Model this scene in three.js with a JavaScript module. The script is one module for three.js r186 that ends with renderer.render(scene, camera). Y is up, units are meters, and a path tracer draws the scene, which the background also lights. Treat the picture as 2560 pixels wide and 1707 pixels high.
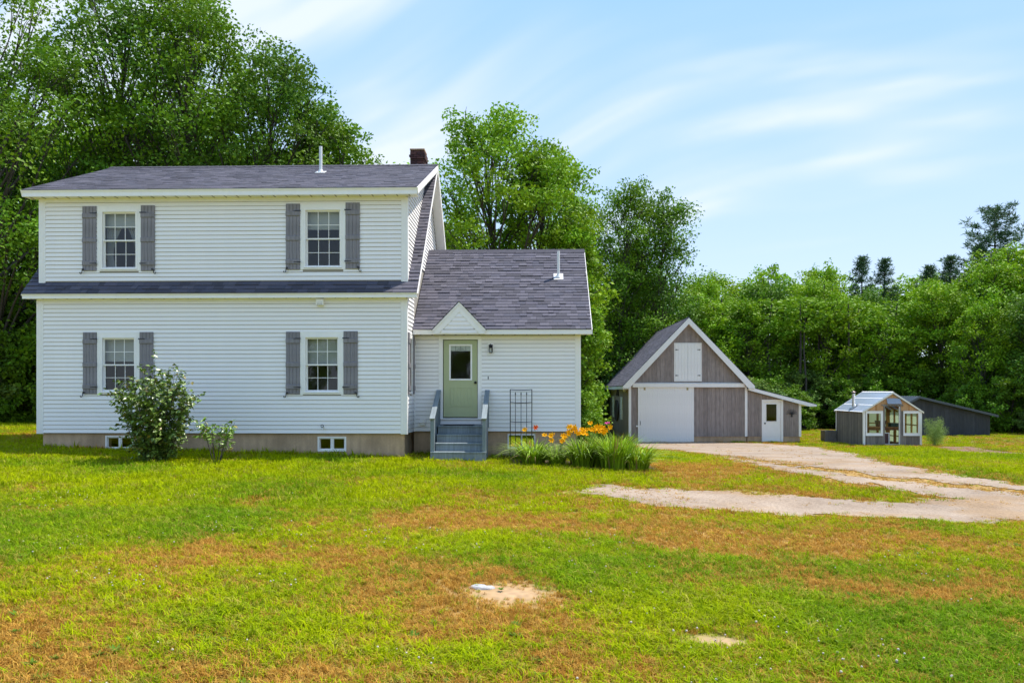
import * as THREE from 'three';
import { mergeGeometries } from 'three/addons/utils/BufferGeometryUtils.js';

// ============================================================ camera, sky, sun, exposure
const W = 1024, H = 682, FOCAL = 780;                       // focal length in pixels of a 1024 wide picture
const renderer = new THREE.WebGLRenderer({ antialias: true });
renderer.setSize(W, H);
renderer.toneMapping = THREE.LinearToneMapping;
renderer.toneMappingExposure = 1.62;
renderer.shadowMap.enabled = true;
const scene = new THREE.Scene();
const camera = new THREE.PerspectiveCamera(2 * Math.atan(H / 2 / FOCAL) * 180 / Math.PI, W / H, 0.1, 600);
camera.position.set(0, 1.74, 0);
camera.lookAt(0, 1.74, -1);
camera.setViewOffset(W, H, 0, -49, W, H);                   // level camera with a raised lens: uprights stay upright

const SUN_DIR = new THREE.Vector3(0.43, 1, -0.21).normalize();
const sun = new THREE.DirectionalLight(new THREE.Color().setRGB(1, 0.95, 0.86), 4.6);
sun.position.copy(SUN_DIR).multiplyScalar(120).add(new THREE.Vector3(4, 0, -28));
sun.target.position.set(4, 0, -28);
sun.castShadow = true;
sun.shadow.mapSize.set(4096, 4096);
Object.assign(sun.shadow.camera, { left: -60, right: 60, top: 60, bottom: -60, near: 1, far: 260 });
scene.add(sun, sun.target);

// ---- noise
function rng(seed) { let a = seed >>> 0; return () => { a = (a + 0x6D2B79F5) | 0; let t = Math.imul(a ^ (a >>> 15), 1 | a); t = (t + Math.imul(t ^ (t >>> 7), 61 | t)) ^ t; return ((t ^ (t >>> 14)) >>> 0) / 4294967296; }; }
function hash2(x, y) { let h = Math.imul(x | 0, 374761393) + Math.imul(y | 0, 668265263); h = Math.imul(h ^ (h >>> 13), 1274126177); return ((h ^ (h >>> 16)) >>> 0) / 4294967296; }
function noise2(x, y) { const xi = Math.floor(x), yi = Math.floor(y); let fx = x - xi, fy = y - yi; fx = fx * fx * (3 - 2 * fx); fy = fy * fy * (3 - 2 * fy);
  const a = hash2(xi, yi), b = hash2(xi + 1, yi), c = hash2(xi, yi + 1), d = hash2(xi + 1, yi + 1); return a + (b - a) * fx + (c - a) * fy + (a - b - c + d) * fx * fy; }
function fbm(x, y, o = 4) { let s = 0, a = 0.5, t = 0; for (let i = 0; i < o; i++) { s += a * noise2(x, y); t += a; a *= 0.5; x = x * 2.03 + 17.1; y = y * 2.03 + 9.7; } return s / t; }
const clamp = (v, a = 0, b = 1) => Math.min(b, Math.max(a, v));
const sstep = (a, b, v) => { v = clamp((v - a) / (b - a)); return v * v * (3 - 2 * v); };
const mix = (a, b, t) => a + (b - a) * t;

// ---- sky: clear summer air, paler towards the horizon, with thin cirrus drawn out by the wind
{
  const w = 1536, h = 768, data = new Float32Array(w * h * 4);
  for (let j = 0; j < h; j++) {
    const el = ((j + 0.5) / h - 0.5) * Math.PI, sy = Math.sin(el), cy = Math.cos(el);
    for (let i = 0; i < w; i++) {
      const az = ((i + 0.5) / w - 0.5) * 2 * Math.PI, dx = Math.cos(az) * cy, dz = Math.sin(az) * cy, k = (j * w + i) * 4;
      const up = Math.max(sy, 0), air = Math.exp(-up * 3.1);
      let r = mix(0.15, 0.60, air), g = mix(0.36, 0.69, air), b = mix(0.73, 0.80, air);
      if (sy > -0.02) {
        const q = 1 / (up + 0.16), px = dx * q, pz = dz * q;
        const a = px * 0.88 + pz * 0.47, c = -px * 0.47 + pz * 0.88;             // along and across the wind
        const bend = fbm(a * 0.5 + 3, c * 0.5 + 8, 3) * 2.2;
        const veil = fbm(a * 0.8 + 11, c * 1.7 + bend, 4), fibre = fbm(a * 1.3 + bend, c * 5.2 + bend * 2.5, 5);
        const wisp = fbm(a * 2.1 + bend * 1.5 + 5, c * 9 + bend * 5, 5);
        let cl = sstep(0.36, 0.72, veil) * (0.16 + 0.7 * sstep(0.36, 0.68, fibre) + 0.5 * (wisp - 0.5)) + 0.75 * sstep(0.54, 0.76, fibre) * sstep(0.3, 0.6, veil) * (0.7 + 0.7 * (wisp - 0.5));
        cl = clamp(cl) * 0.8 * sstep(0.0, 0.2, up);
        r = mix(r, 0.605, cl); g = mix(g, 0.645, cl); b = mix(b, 0.70, cl);
      }
      data[k] = r; data[k + 1] = g; data[k + 2] = b; data[k + 3] = 1;
    }
  }
  const sky = new THREE.DataTexture(data, w, h, THREE.RGBAFormat, THREE.FloatType);
  sky.mapping = THREE.EquirectangularReflectionMapping; sky.magFilter = sky.minFilter = THREE.LinearFilter; sky.needsUpdate = true;
  scene.background = sky; scene.environment = sky;
}

// ============================================================ helpers
const names = {};
function numbered(n) { names[n] = (names[n] ?? -1) + 1; return names[n] ? `${n}_${String(names[n]).padStart(3, '0')}` : n; }
function shade(o) { o.traverse((m) => { if (m.isMesh) { m.castShadow = true; m.receiveShadow = true; } }); return o; }
function tag(o, label, category, group) { o.userData.label = label; o.userData.category = category; if (group) o.userData.group = group; return o; }
function thing(name, label, category, pos = [0, 0, 0], turn = 0, group) {
  const o = new THREE.Group(); o.name = numbered(name); o.position.set(...pos); o.rotation.y = turn; scene.add(o); return tag(o, label, category, group);
}
function part(parent, name, geo, mat, pos, rot, scl) {
  const m = new THREE.Mesh(geo, mat); m.name = name; m.castShadow = m.receiveShadow = true;
  if (pos) m.position.set(...pos); if (rot) m.rotation.set(...rot); if (scl) m.scale.set(...scl);
  parent.add(m); return m;
}
function dup(root, pos, turn, scale, label, group) {
  const r = root.clone(); r.name = numbered(root.name.replace(/_\d{3}$/, '')); r.position.set(...pos); r.rotation.y = turn; if (scale) r.scale.set(...scale);
  r.userData = { ...root.userData }; if (label) r.userData.label = label; if (group) r.userData.group = group; scene.add(r); return r;
}
// uv in metres, by the side each face looks to
function metreUV(g) {
  if (g.index) g = g.toNonIndexed();
  const p = g.attributes.position, uv = new Float32Array(p.count * 2), a = new THREE.Vector3(), b = new THREE.Vector3(), c = new THREE.Vector3(), n = new THREE.Vector3();
  for (let i = 0; i < p.count; i += 3) {
    a.fromBufferAttribute(p, i); b.fromBufferAttribute(p, i + 1); c.fromBufferAttribute(p, i + 2);
    n.copy(b).sub(a).cross(c.clone().sub(a)); const x = Math.abs(n.x), y = Math.abs(n.y), z = Math.abs(n.z);
    [a, b, c].forEach((v, k) => { uv[(i + k) * 2] = x > y && x > z ? v.z : v.x; uv[(i + k) * 2 + 1] = y >= x && y >= z ? v.z : v.y; });
  }
  g.setAttribute('uv', new THREE.BufferAttribute(uv, 2)); return g;
}
// prism between two polygons of the same count (front ring, back ring, both counter-clockwise seen from the front)
function prism(front, back) {
  const pos = [], n = front.length, tri = (a, b, c) => pos.push(...a, ...b, ...c);
  for (let i = 1; i < n - 1; i++) { tri(front[0], front[i], front[i + 1]); tri(back[0], back[i + 1], back[i]); }
  for (let i = 0; i < n; i++) { const j = (i + 1) % n; tri(front[i], back[i], back[j]); tri(front[i], back[j], front[j]); }
  const g = new THREE.BufferGeometry(); g.setAttribute('position', new THREE.Float32BufferAttribute(pos, 3)); g.computeVertexNormals(); return metreUV(g);
}
function box(x0, x1, y0, y1, z0, z1) { return prism([[x0, y0, z1], [x1, y0, z1], [x1, y1, z1], [x0, y1, z1]], [[x0, y0, z0], [x1, y0, z0], [x1, y1, z0], [x0, y1, z0]]); }
// box with chamfered front edges
function cbox(x0, x1, y0, y1, z0, z1, c = 0.005) {
  const f = [[x0 + c, y0 + c, z1], [x1 - c, y0 + c, z1], [x1 - c, y1 - c, z1], [x0 + c, y1 - c, z1]], m = [[x0, y0, z1 - c], [x1, y0, z1 - c], [x1, y1, z1 - c], [x0, y1, z1 - c]];
  const b = [[x0, y0, z0], [x1, y0, z0], [x1, y1, z0], [x0, y1, z0]], pos = [], tri = (p, q, r) => pos.push(...p, ...q, ...r), quad = (p, q, r, s) => { tri(p, q, r); tri(p, r, s); };
  quad(...f); quad(b[0], b[3], b[2], b[1]);
  for (let i = 0; i < 4; i++) { const j = (i + 1) % 4; quad(m[i], m[j], f[j], f[i]); quad(b[i], b[j], m[j], m[i]); }
  const g = new THREE.BufferGeometry(); g.setAttribute('position', new THREE.Float32BufferAttribute(pos, 3)); g.computeVertexNormals(); return metreUV(g);
}
// polygon [[x,y]...] with holes, from z0 to z1
function sheet(poly, holes, z0, z1) {
  const s = new THREE.Shape(poly.map((p) => new THREE.Vector2(...p)));
  for (const h of holes) s.holes.push(new THREE.Path(h.map((p) => new THREE.Vector2(...p))));
  return metreUV(new THREE.ExtrudeGeometry(s, { depth: z1 - z0, bevelEnabled: false }).translate(0, 0, z0));
}
const rect = (x0, x1, y0, y1) => [[x0, y0], [x1, y0], [x1, y1], [x0, y1]];
// sloping slab between two lines given in (z, y), thickness measured square to the slope, below the line
function slab(x0, x1, [za, ya], [zb, yb], t) {
  const l = Math.hypot(zb - za, yb - ya), nz = -(yb - ya) / l * Math.sign(za - zb), ny = Math.abs(zb - za) / l, dz = nz * t, dy = -ny * t;
  return prism([[x0, ya, za], [x1, ya, za], [x1, yb, zb], [x0, yb, zb]], [[x0, ya + dy, za + dz], [x1, ya + dy, za + dz], [x1, yb + dy, zb + dz], [x0, yb + dy, zb + dz]]);
}
function tube(points, r, seg = 20, rad = 6) { return new THREE.TubeGeometry(new THREE.CatmullRomCurve3(points.map((p) => new THREE.Vector3(...p))), seg, r, rad); }
function rod(a, b, r, rad = 8, r2 = r) {
  const A = new THREE.Vector3(...a), B = new THREE.Vector3(...b), d = B.clone().sub(A), g = new THREE.CylinderGeometry(r2, r, d.length(), rad);
  g.applyQuaternion(new THREE.Quaternion().setFromUnitVectors(new THREE.Vector3(0, 1, 0), d.normalize())); return g.translate(...A.add(B).multiplyScalar(0.5).toArray());
}

// ---- textures and materials
function tex(n, fn, srgb = false, size = 1) {
  const data = new Uint8Array(n * n * 4);
  for (let j = 0; j < n; j++) for (let i = 0; i < n; i++) { const c = fn(i / n, j / n), k = (j * n + i) * 4; data[k] = clamp(c[0]) * 255; data[k + 1] = clamp(c[1] ?? c[0]) * 255; data[k + 2] = clamp(c[2] ?? c[0]) * 255; data[k + 3] = 255; }
  const t = new THREE.DataTexture(data, n, n); t.wrapS = t.wrapT = THREE.RepeatWrapping; t.magFilter = THREE.LinearFilter; t.minFilter = THREE.LinearMipmapLinearFilter; t.generateMipmaps = true;
  if (srgb) t.colorSpace = THREE.SRGBColorSpace; t.repeat.set(1 / size, 1 / size); t.needsUpdate = true; return t;
}
// tileable noise
function tnoise(u, v, f, o = 4, s = 0, ax = 1, ay = 1) { let r = 0, a = 0.5, t = 0; for (let i = 0; i < o; i++) { const fx = Math.max(1, Math.round(f * ax)), fy = Math.max(1, Math.round(f * ay)); const x = u * fx, y = v * fy, xi = Math.floor(x), yi = Math.floor(y); let p = x - xi, q = y - yi; p = p * p * (3 - 2 * p); q = q * q * (3 - 2 * q);
  const h = (m, n) => hash2(((m % fx) + fx) % fx + s * 57 + i * 131, ((n % fy) + fy) % fy + s * 91 + i * 17), A = h(xi, yi), B = h(xi + 1, yi), C = h(xi, yi + 1), D = h(xi + 1, yi + 1);
  r += a * (A + (B - A) * p + (C - A) * q + (A - B - C + D) * p * q); t += a; a *= 0.5; f *= 2; } return r / t; }
const grainTex = tex(512, (u, v) => { const a = tnoise(u, v, 6, 5, 1), b = tnoise(u, v, 90, 2, 2); return [0.86 + 0.2 * (a - 0.5) + 0.14 * (b - 0.5)]; }, false, 1.7);
const fineTex = tex(256, (u, v) => { const b = tnoise(u, v, 24, 3, 5); return [b]; }, false, 0.25);
const vinylTex = tex(512, (u, v) => { const a = tnoise(u, v, 4, 5, 7), b = tnoise(u, v, 40, 3, 8, 1, 0.5); return [0.93 + 0.07 * (a - 0.5) + 0.06 * (b - 0.5)]; }, false, 2.9);
const concreteTex = tex(512, (u, v) => { const a = tnoise(u, v, 5, 6, 11), b = tnoise(u, v, 120, 2, 12), st = tnoise(u, v, 30, 4, 13, 1, 0.12); const k = 0.72 + 0.5 * (a - 0.5) + 0.16 * (b - 0.5) + 0.3 * (st - 0.5); return [k, k * mix(0.97, 1, a), k * mix(0.92, 1, a)]; }, false, 2.3);
const woodTex = tex(512, (u, v) => { const a = tnoise(u, v, 60, 4, 21, 1, 0.06), b = tnoise(u, v, 5, 5, 22), c = tnoise(u, v, 12, 3, 23, 1, 0.1); const k = 0.78 + 0.5 * (a - 0.5) + 0.25 * (b - 0.5) + 0.25 * (c - 0.5); return [k, k * 0.985, k * 0.96]; }, false, 1.3);
const granTex = tex(512, (u, v) => { const a = tnoise(u, v, 140, 2, 31), b = tnoise(u, v, 8, 4, 32); const k = 0.8 + 0.55 * (a - 0.5) + 0.2 * (b - 0.5); return [k, k, k]; }, false, 0.8);
const barkTex = tex(256, (u, v) => { const a = tnoise(u, v, 26, 4, 41, 1, 0.2), b = tnoise(u, v, 6, 3, 42); const k = 0.75 + 0.8 * (a - 0.5) + 0.3 * (b - 0.5); return [k, k, k]; }, false, 0.6);
const gravelTex = tex(1024, (u, v) => { const a = tnoise(u, v, 110, 3, 51), b = tnoise(u, v, 7, 5, 52), c = tnoise(u, v, 300, 1, 53); const k = 0.8 + 0.5 * (a - 0.5) + 0.28 * (b - 0.5) + 0.3 * (c - 0.5); return [k, k * mix(0.94, 1, b), k * mix(0.86, 1, b)]; }, false, 3.1);
const rgb = (r, g, b) => new THREE.Color().setRGB(r, g, b);
const mat = (r, g, b, rough = 0.7, o = {}) => new THREE.MeshPhysicalMaterial({ color: rgb(r, g, b), roughness: rough, side: THREE.DoubleSide, ...o });
const M = {
  vinyl: mat(0.945, 0.90, 0.87, 0.5, { map: vinylTex, bumpMap: fineTex, bumpScale: 0.0004 }),
  trim: mat(0.925, 0.89, 0.86, 0.45, { map: vinylTex }),
  sheath: mat(0.32, 0.29, 0.25, 0.9),
  shutter: mat(0.265, 0.245, 0.27, 0.55, { map: woodTex, bumpMap: woodTex, bumpScale: 0.001 }),
  iron: mat(0.012, 0.012, 0.013, 0.45),
  glass: mat(0.93, 0.96, 0.95, 0.0, { transmission: 1, thickness: 0, ior: 1.52 }),
  blind: mat(0.34, 0.34, 0.32, 0.9),
  curtain: mat(0.4, 0.4, 0.39, 1, { transmission: 0.35 }),
  found: mat(0.60, 0.415, 0.265, 0.9, { map: concreteTex, bumpMap: concreteTex, bumpScale: 0.004 }),
  deck: mat(0.045, 0.043, 0.05, 0.9, { map: granTex }),
  door: mat(0.44, 0.475, 0.265, 0.4, { map: vinylTex }),
  step: mat(0.235, 0.285, 0.315, 0.6, { map: woodTex, bumpMap: woodTex, bumpScale: 0.001 }),
  metal: mat(0.62, 0.62, 0.62, 0.3, { metalness: 0.9 }),
  pvc: mat(0.72, 0.72, 0.72, 0.5),
  barn: [0, 1, 2].map((i) => mat(0.335 + 0.02 * (i - 1), 0.28 + 0.018 * (i - 1), 0.26 + 0.018 * (i - 1), 0.8, { map: woodTex, bumpMap: woodTex, bumpScale: 0.0015 })),
  barnWhite: mat(0.90, 0.875, 0.85, 0.55, { map: vinylTex }),
  grey: [0, 1, 2, 3].map((i) => mat(0.24 + 0.035 * (i - 1.5), 0.215 + 0.03 * (i - 1.5), 0.195 + 0.026 * (i - 1.5), 0.9, { map: woodTex, bumpMap: woodTex, bumpScale: 0.003 })),
  pineWood: mat(0.55, 0.27, 0.085, 0.75, { map: woodTex }),
  plyOrange: mat(0.68, 0.39, 0.19, 0.8, { map: woodTex }),
  poly: mat(0.44, 0.49, 0.58, 0.25, { transmission: 0.35, thickness: 0, clearcoat: 0.6, clearcoatRoughness: 0.15 }),
  polyClear: mat(0.70, 0.78, 0.64, 0.9, { transmission: 0.75, thickness: 0 }),
  shedWall: [0, 1, 2].map((i) => mat(0.045 + 0.006 * (i - 1), 0.047 + 0.006 * (i - 1), 0.058 + 0.007 * (i - 1), 0.75, { map: woodTex, bumpMap: woodTex, bumpScale: 0.002 })),
  shedRoof: mat(0.06, 0.075, 0.095, 0.35, { metalness: 0.3 }),
  bark: mat(0.10, 0.083, 0.068, 0.95, { map: barkTex, bumpMap: barkTex, bumpScale: 0.02 }),
  leaf: mat(1, 1, 1, 0.6, { vertexColors: true, transmission: 0.46, thickness: 0, ior: 1.3, specularIntensity: 0.4 }),
  stone: mat(0.56, 0.55, 0.54, 0.9, { map: concreteTex, bumpMap: concreteTex, bumpScale: 0.01 }),
};
// roofing: five tones of the same granule-covered shingle
M.shingle = [[0.092, 0.086, 0.112], [0.122, 0.114, 0.146], [0.070, 0.066, 0.088], [0.104, 0.097, 0.13], [0.084, 0.082, 0.114]].map(([r, g, b]) => mat(r, g, b, 0.92, { map: granTex, bumpMap: granTex, bumpScale: 0.002 }));
M.shingleMix = mat(1, 1, 1, 0.92, { map: granTex, bumpMap: granTex, bumpScale: 0.002, vertexColors: true });

// ============================================================ terrain
function hgt(x, z) {
  const Z = -z;
  let y = 0.1 - 0.025 * (clamp(x, -16, 4) + 2.5) - 0.03 * clamp(18.9 - Z, 0, 6) - 0.9 * sstep(16, 40, Z) * sstep(-4, 6, x);
  y += 0.03 * (fbm(x * 0.4 + 5, z * 0.4 + 3, 3) - 0.5) * (Z < 18 || x > 6 ? 1 : 0.3);
  return y;
}
const DRIVE = [[5.9, -41.05], [10.06, -41.05], [13.2, -39.4], [14.2, -35.88], [12.2, -27], [9.77, -21.21], [9.43, -17.78], [9.89, -16.48], [10.31, -15.71], [14, -15.1], [40, -14.8], [40, -10.8], [14, -11.2], [7.65, -11.65], [6.58, -11.78], [5.71, -12.04], [4.5, -12.4], [3.22, -12.84], [2.23, -13.32], [1.3, -14.2],
  [1.68, -15.05], [2.93, -14.98], [4.13, -14.81], [5.16, -14.21], [6.11, -13.69], [7.38, -13.91], [8.05, -14.07], [7.67, -14.46], [7.23, -15.23], [6.93, -16.55], [6.45, -17.78], [6.01, -19.57], [6.08, -24.21], [6.1, -35.13]];
const STRIP = [[6.5, -33], [6.3, -25.8], [6.75, -21.57], [7.3, -18.22], [8.0, -16.82], [8.7, -15.71], [9.6, -14.5]];
const SOIL = [[20.29, -37.16], [16.45, -29.78], [15.72, -26.8], [16.2, -24.92], [16.9, -24.3], [20.22, -32.86], [21.77, -36.75]];
function polyDist(P, x, z, closed = true) {
  let d = 1e9, inside = false; const n = P.length;
  for (let i = 0, j = n - 1; i < n; j = i++) {
    const [ax, az] = P[j], [bx, bz] = P[i];
    if (!closed && i === 0) continue;
    const ex = bx - ax, ez = bz - az, t = clamp(((x - ax) * ex + (z - az) * ez) / (ex * ex + ez * ez)), dx = x - ax - ex * t, dz = z - az - ez * t;
    d = Math.min(d, Math.hypot(dx, dz));
    if (closed && (az > z) !== (bz > z) && x < (bx - ax) * (z - az) / (bz - az) + ax) inside = !inside;
  }
  return closed && inside ? -d : d;
}
const driveEdge = (x, z) => (x < 0.5 || z < -42 || z > -10 ? 9 : polyDist(DRIVE, x, z) + (fbm(x * 1.6, z * 1.6, 3) - 0.5) * 0.9 + (noise2(x * 6, z * 6) - 0.5) * 0.16);
const soilEdge = (x, z) => (x < 14 || x > 24 || z < -39 || z > -22 ? 9 : polyDist(SOIL, x, z) + (fbm(x * 2, z * 2, 2) - 0.5) * 0.5);
const stripAt = (x, z) => polyDist(STRIP, x, z, false);
// dry and green patches of the lawn: x, z, reach in x, reach in z, drier (+) or greener (-)
const PATCH = [[-0.11, -6.98, 0.72, 0.83, 1.1], [-3.33, -5.75, 0.77, 1.05, 0.5], [-3.80, -7.57, 1.16, 0.81, 0.4], [-1.65, -8.46, 1.30, 0.70, 0.4], [-1.02, -11.07, 0.97, 1.39, 0.5], [1.76, -10.74, 1.93, 0.91, 0.5], [4.20, -9.99, 2.31, 0.73, 0.5], [4.35, -18.03, 2.13, 1.83, 0.6], [2.86, -7.73, 1.59, 0.50, 0.35], [0.60, -5.32, 0.68, 0.40, 0.4], [4.11, -7.49, 0.77, 0.34, 0.45], [-1.49, -5.03, 1.03, 0.25, 0.3], [-3.04, -5.03, 0.39, 0.35, 0.5], [-0.21, -13.59, 1.18, 0.72, 0.5], [-3.12, -8.46, 0.69, 0.50, 0.3], [-2.80, -19.50, 1.30, 0.85, 0.4],
  [-7.23, -16.02, 4.93, 4.62, -0.7], [-0.40, -9.72, 1.15, 0.80, -0.65], [-1.70, -6.14, 0.79, 0.42, -0.4], [1.65, -6.85, 1.16, 0.59, -0.35], [2.85, -6.04, 1.08, 0.94, -0.45], [0.66, -7.57, 0.58, 0.81, -0.4], [-0.64, -5.40, 0.83, 0.33, -0.45], [1.26, -16.38, 2.18, 1.82, -0.5], [13.50, -25.81, 3.44, 8.10, -0.5], [-4.94, -10.14, 1.56, 1.01, -0.35], [-2.15, -13.09, 1.21, 1.95, -0.35]];
function dryness(x, z) {
  let d = 0.40 + 1.3 * (fbm(x * 0.75 + 2, z * 0.55 + 40, 4) - 0.5) + 0.75 * (fbm(x * 3.1, z * 2.6 + 9, 3) - 0.5);
  for (const [px, pz, rx, rz, a] of PATCH) { const e = ((x - px) / rx) ** 2 + ((z - pz) / rz) ** 2; if (e < 9) d += a * Math.exp(-e * 0.9); }
  const e = driveEdge(x, z); if (e < 1) d += 0.35 * (1 - e);
  return clamp(d);
}
const bare = (x, z) => Math.max(Math.exp(-(((x + 0.02) / 0.42) ** 2 + ((z + 7.25) / 0.4) ** 2) * 1.2) * 0.9, Math.exp(-(((x - 1.57) / 0.27) ** 2 + ((z + 6.0) / 0.14) ** 2)));
{
  const xs = [], zs = [];
  for (let x = -150; x < -24; x += 9) xs.push(x); for (let x = -24; x < 44; x += 0.5) xs.push(x); for (let x = 44; x <= 170; x += 9) xs.push(x);
  for (let z = -190; z < -70; z += 8) zs.push(z); for (let z = -70; z < 6; z += 0.5) zs.push(z); for (let z = 6; z <= 140; z += 8) zs.push(z);
  const pos = [], uv = [], idx = [], n = xs.length;
  for (const z of zs) for (const x of xs) { pos.push(x, hgt(x, z), z); uv.push((x + 30) / 80, (z + 70) / 80); }
  for (let j = 0; j < zs.length - 1; j++) for (let i = 0; i < n - 1; i++) { const a = j * n + i; idx.push(a, a + n, a + 1, a + 1, a + n, a + n + 1); }
  const g = new THREE.BufferGeometry(); g.setAttribute('position', new THREE.Float32BufferAttribute(pos, 3)); g.setAttribute('uv', new THREE.Float32BufferAttribute(uv, 2)); g.setIndex(idx); g.computeVertexNormals();
  const map = tex(2048, (u, v) => {
    const x = u * 80 - 30, z = v * 80 - 70, d = dryness(x, z), far = z < -45, s = noise2(x * 24, z * 24), t = noise2(x * 9 + 4, z * 9);
    const k = 0.6 + 0.55 * s * 0.7 + 0.3 * t * 0.7, q = clamp(d + 0.5 * (s - 0.5)) * (far ? 0.3 : 1), b = bare(x, z);
    let r = mix(0.15, 0.34, q) * k, gg = mix(0.20, 0.20, q) * k, bb = mix(0.012, 0.05, q) * k;
    r = mix(r, 0.42 * (0.7 + 0.5 * s), b); gg = mix(gg, 0.27 * (0.7 + 0.5 * s), b); bb = mix(bb, 0.15 * (0.7 + 0.5 * s), b);
    return [r, gg, bb].map((c) => Math.pow(c, 1 / 2.2));
  }, true);
  const gnd = new THREE.Mesh(g, new THREE.MeshStandardMaterial({ map, roughness: 1, side: THREE.DoubleSide })); gnd.name = 'lawn_ground'; gnd.userData.kind = 'structure'; gnd.receiveShadow = true; scene.add(gnd);
}
// a patch of the terrain, laid a little above it, wherever inside(x, z) holds
function patch(name, x0, x1, z0, z1, step, lift, inside, material) {
  const pos = [], uv = [], col = [], idx = [], id = new Map(), nx = Math.round((x1 - x0) / step);
  const at = (i, j) => { const k = j * (nx + 2) + i; if (!id.has(k)) { const x = x0 + i * step, z = z0 + j * step; id.set(k, pos.length / 3); pos.push(x, hgt(x, z) + lift, z); uv.push(x, z); const f = 0.78 + 0.44 * fbm(x * 0.7 + 3, z * 0.9 + 8, 4), q = sstep(0.5, 0.75, fbm(x * 0.9 + 60, z * 1.3, 4)); col.push(f * mix(1, 0.95, q), f * mix(1, 0.84, q), f * mix(1, 0.66, q)); } return id.get(k); };
  for (let j = 0; j < (z1 - z0) / step; j++) for (let i = 0; i < nx; i++) if (inside(x0 + (i + 0.5) * step, z0 + (j + 0.5) * step)) { const a = at(i, j), b = at(i + 1, j), c = at(i, j + 1), d = at(i + 1, j + 1); idx.push(a, c, b, b, c, d); }
  const g = new THREE.BufferGeometry(); g.setAttribute('position', new THREE.Float32BufferAttribute(pos, 3)); g.setAttribute('uv', new THREE.Float32BufferAttribute(uv, 2)); g.setAttribute('color', new THREE.Float32BufferAttribute(col, 3)); g.setIndex(idx); g.computeVertexNormals(); material.vertexColors = true;
  const m = new THREE.Mesh(g, material); m.name = name; m.userData.kind = 'structure'; m.receiveShadow = true; scene.add(m); return m;
}
patch('gravel_driveway', 0.8, 40, -41.6, -10.4, 0.1, 0.012, (x, z) => driveEdge(x, z) < 0 && !(stripAt(x, z) < 0.5 && noise2(x * 3, z * 2) > 0.25 + stripAt(x, z)), mat(0.345, 0.265, 0.20, 0.95, { map: gravelTex, bumpMap: gravelTex, bumpScale: 0.012 }));
patch('garden_soil', 14, 24, -39, -22, 0.15, 0.012, (x, z) => soilEdge(x, z) < 0, mat(0.24, 0.145, 0.09, 1, { map: gravelTex, bumpMap: gravelTex, bumpScale: 0.03 }));

// ============================================================ farmhouse
const HX = -2.5511, HZ = -18.8976, HT = -0.0288;                                  // front corner of the main block and turn of the house
const house = thing('farmhouse', 'white clapboard house with grey shutters and a lower wing with green door', 'house', [HX, 0, HZ], HT);
const hw = (x, y, z) => [HX + x * Math.cos(HT) + z * Math.sin(HT), y, HZ - x * Math.sin(HT) + z * Math.cos(HT)];   // house place to world
const EXP = 0.1016;
const clapGeo = prism([[-0.5, 0.010, 0.024], [0.5, 0.010, 0.024], [0.5, EXP, 0.006], [-0.5, EXP, 0.006]], [[-0.5, 0.010, 0], [0.5, 0.010, 0], [0.5, EXP, 0], [-0.5, EXP, 0]]);   // a groove is left below each board
// courses of clapboards on a wall that looks to +z; span(y) gives the ends of a course, holes are left free
function clapboards(wall, z, y0, y1, span, holes) {
  let r = rng(Math.round(z * 100 + y0 * 37 + 7));
  for (let y = y0; y < y1 - 0.02; y += EXP) {
    let runs = [span(y + EXP / 2)];
    for (const [hx0, hx1, hy0, hy1] of holes) if (y + EXP > hy0 + 0.01 && y < hy1 - 0.01) runs = runs.flatMap(([a, b]) => (hx1 <= a || hx0 >= b ? [[a, b]] : [[a, Math.max(a, hx0)], [Math.min(b, hx1), b]]));
    for (const [a, b] of runs) if (b - a > 0.03) { const t = Math.min(1, (y1 - y) / EXP); part(wall, 'clapboard', clapGeo, M.vinyl, [(a + b) / 2, y + (r() - 0.5) * 0.0015, z], null, [b - a, t, 1]); }
  }
}
const U = 0.09;                                                                   // the upper front stands back from the lower by this much
// openings: x0, x1, y0, y1
const OP = { ul: [-7.54, -6.684, 4.735, 6.136], ur: [-2.503, -1.625, 4.752, 6.150], ll: [-7.492, -6.67, 1.713, 3.034], lr: [-2.478, -1.653, 1.705, 3.039], bl: [-7.40, -6.76, 0.335, 0.60], br: [-2.15, -1.52, 0.305, 0.585], door: [0.755, 1.649, 1.045, 3.04], eb: [2.44, 3.08, 0.30, 0.60], side: [0.36, 0.70, 1.71, 3.03] };
const hole = ([a, b, c, d], e = 0) => [[a - e, c - e], [a - e, d + e], [b + e, d + e], [b + e, c - e]];
const grow = ([a, b, c, d], e) => [a - e, b + e, c - e, d + e];

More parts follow.
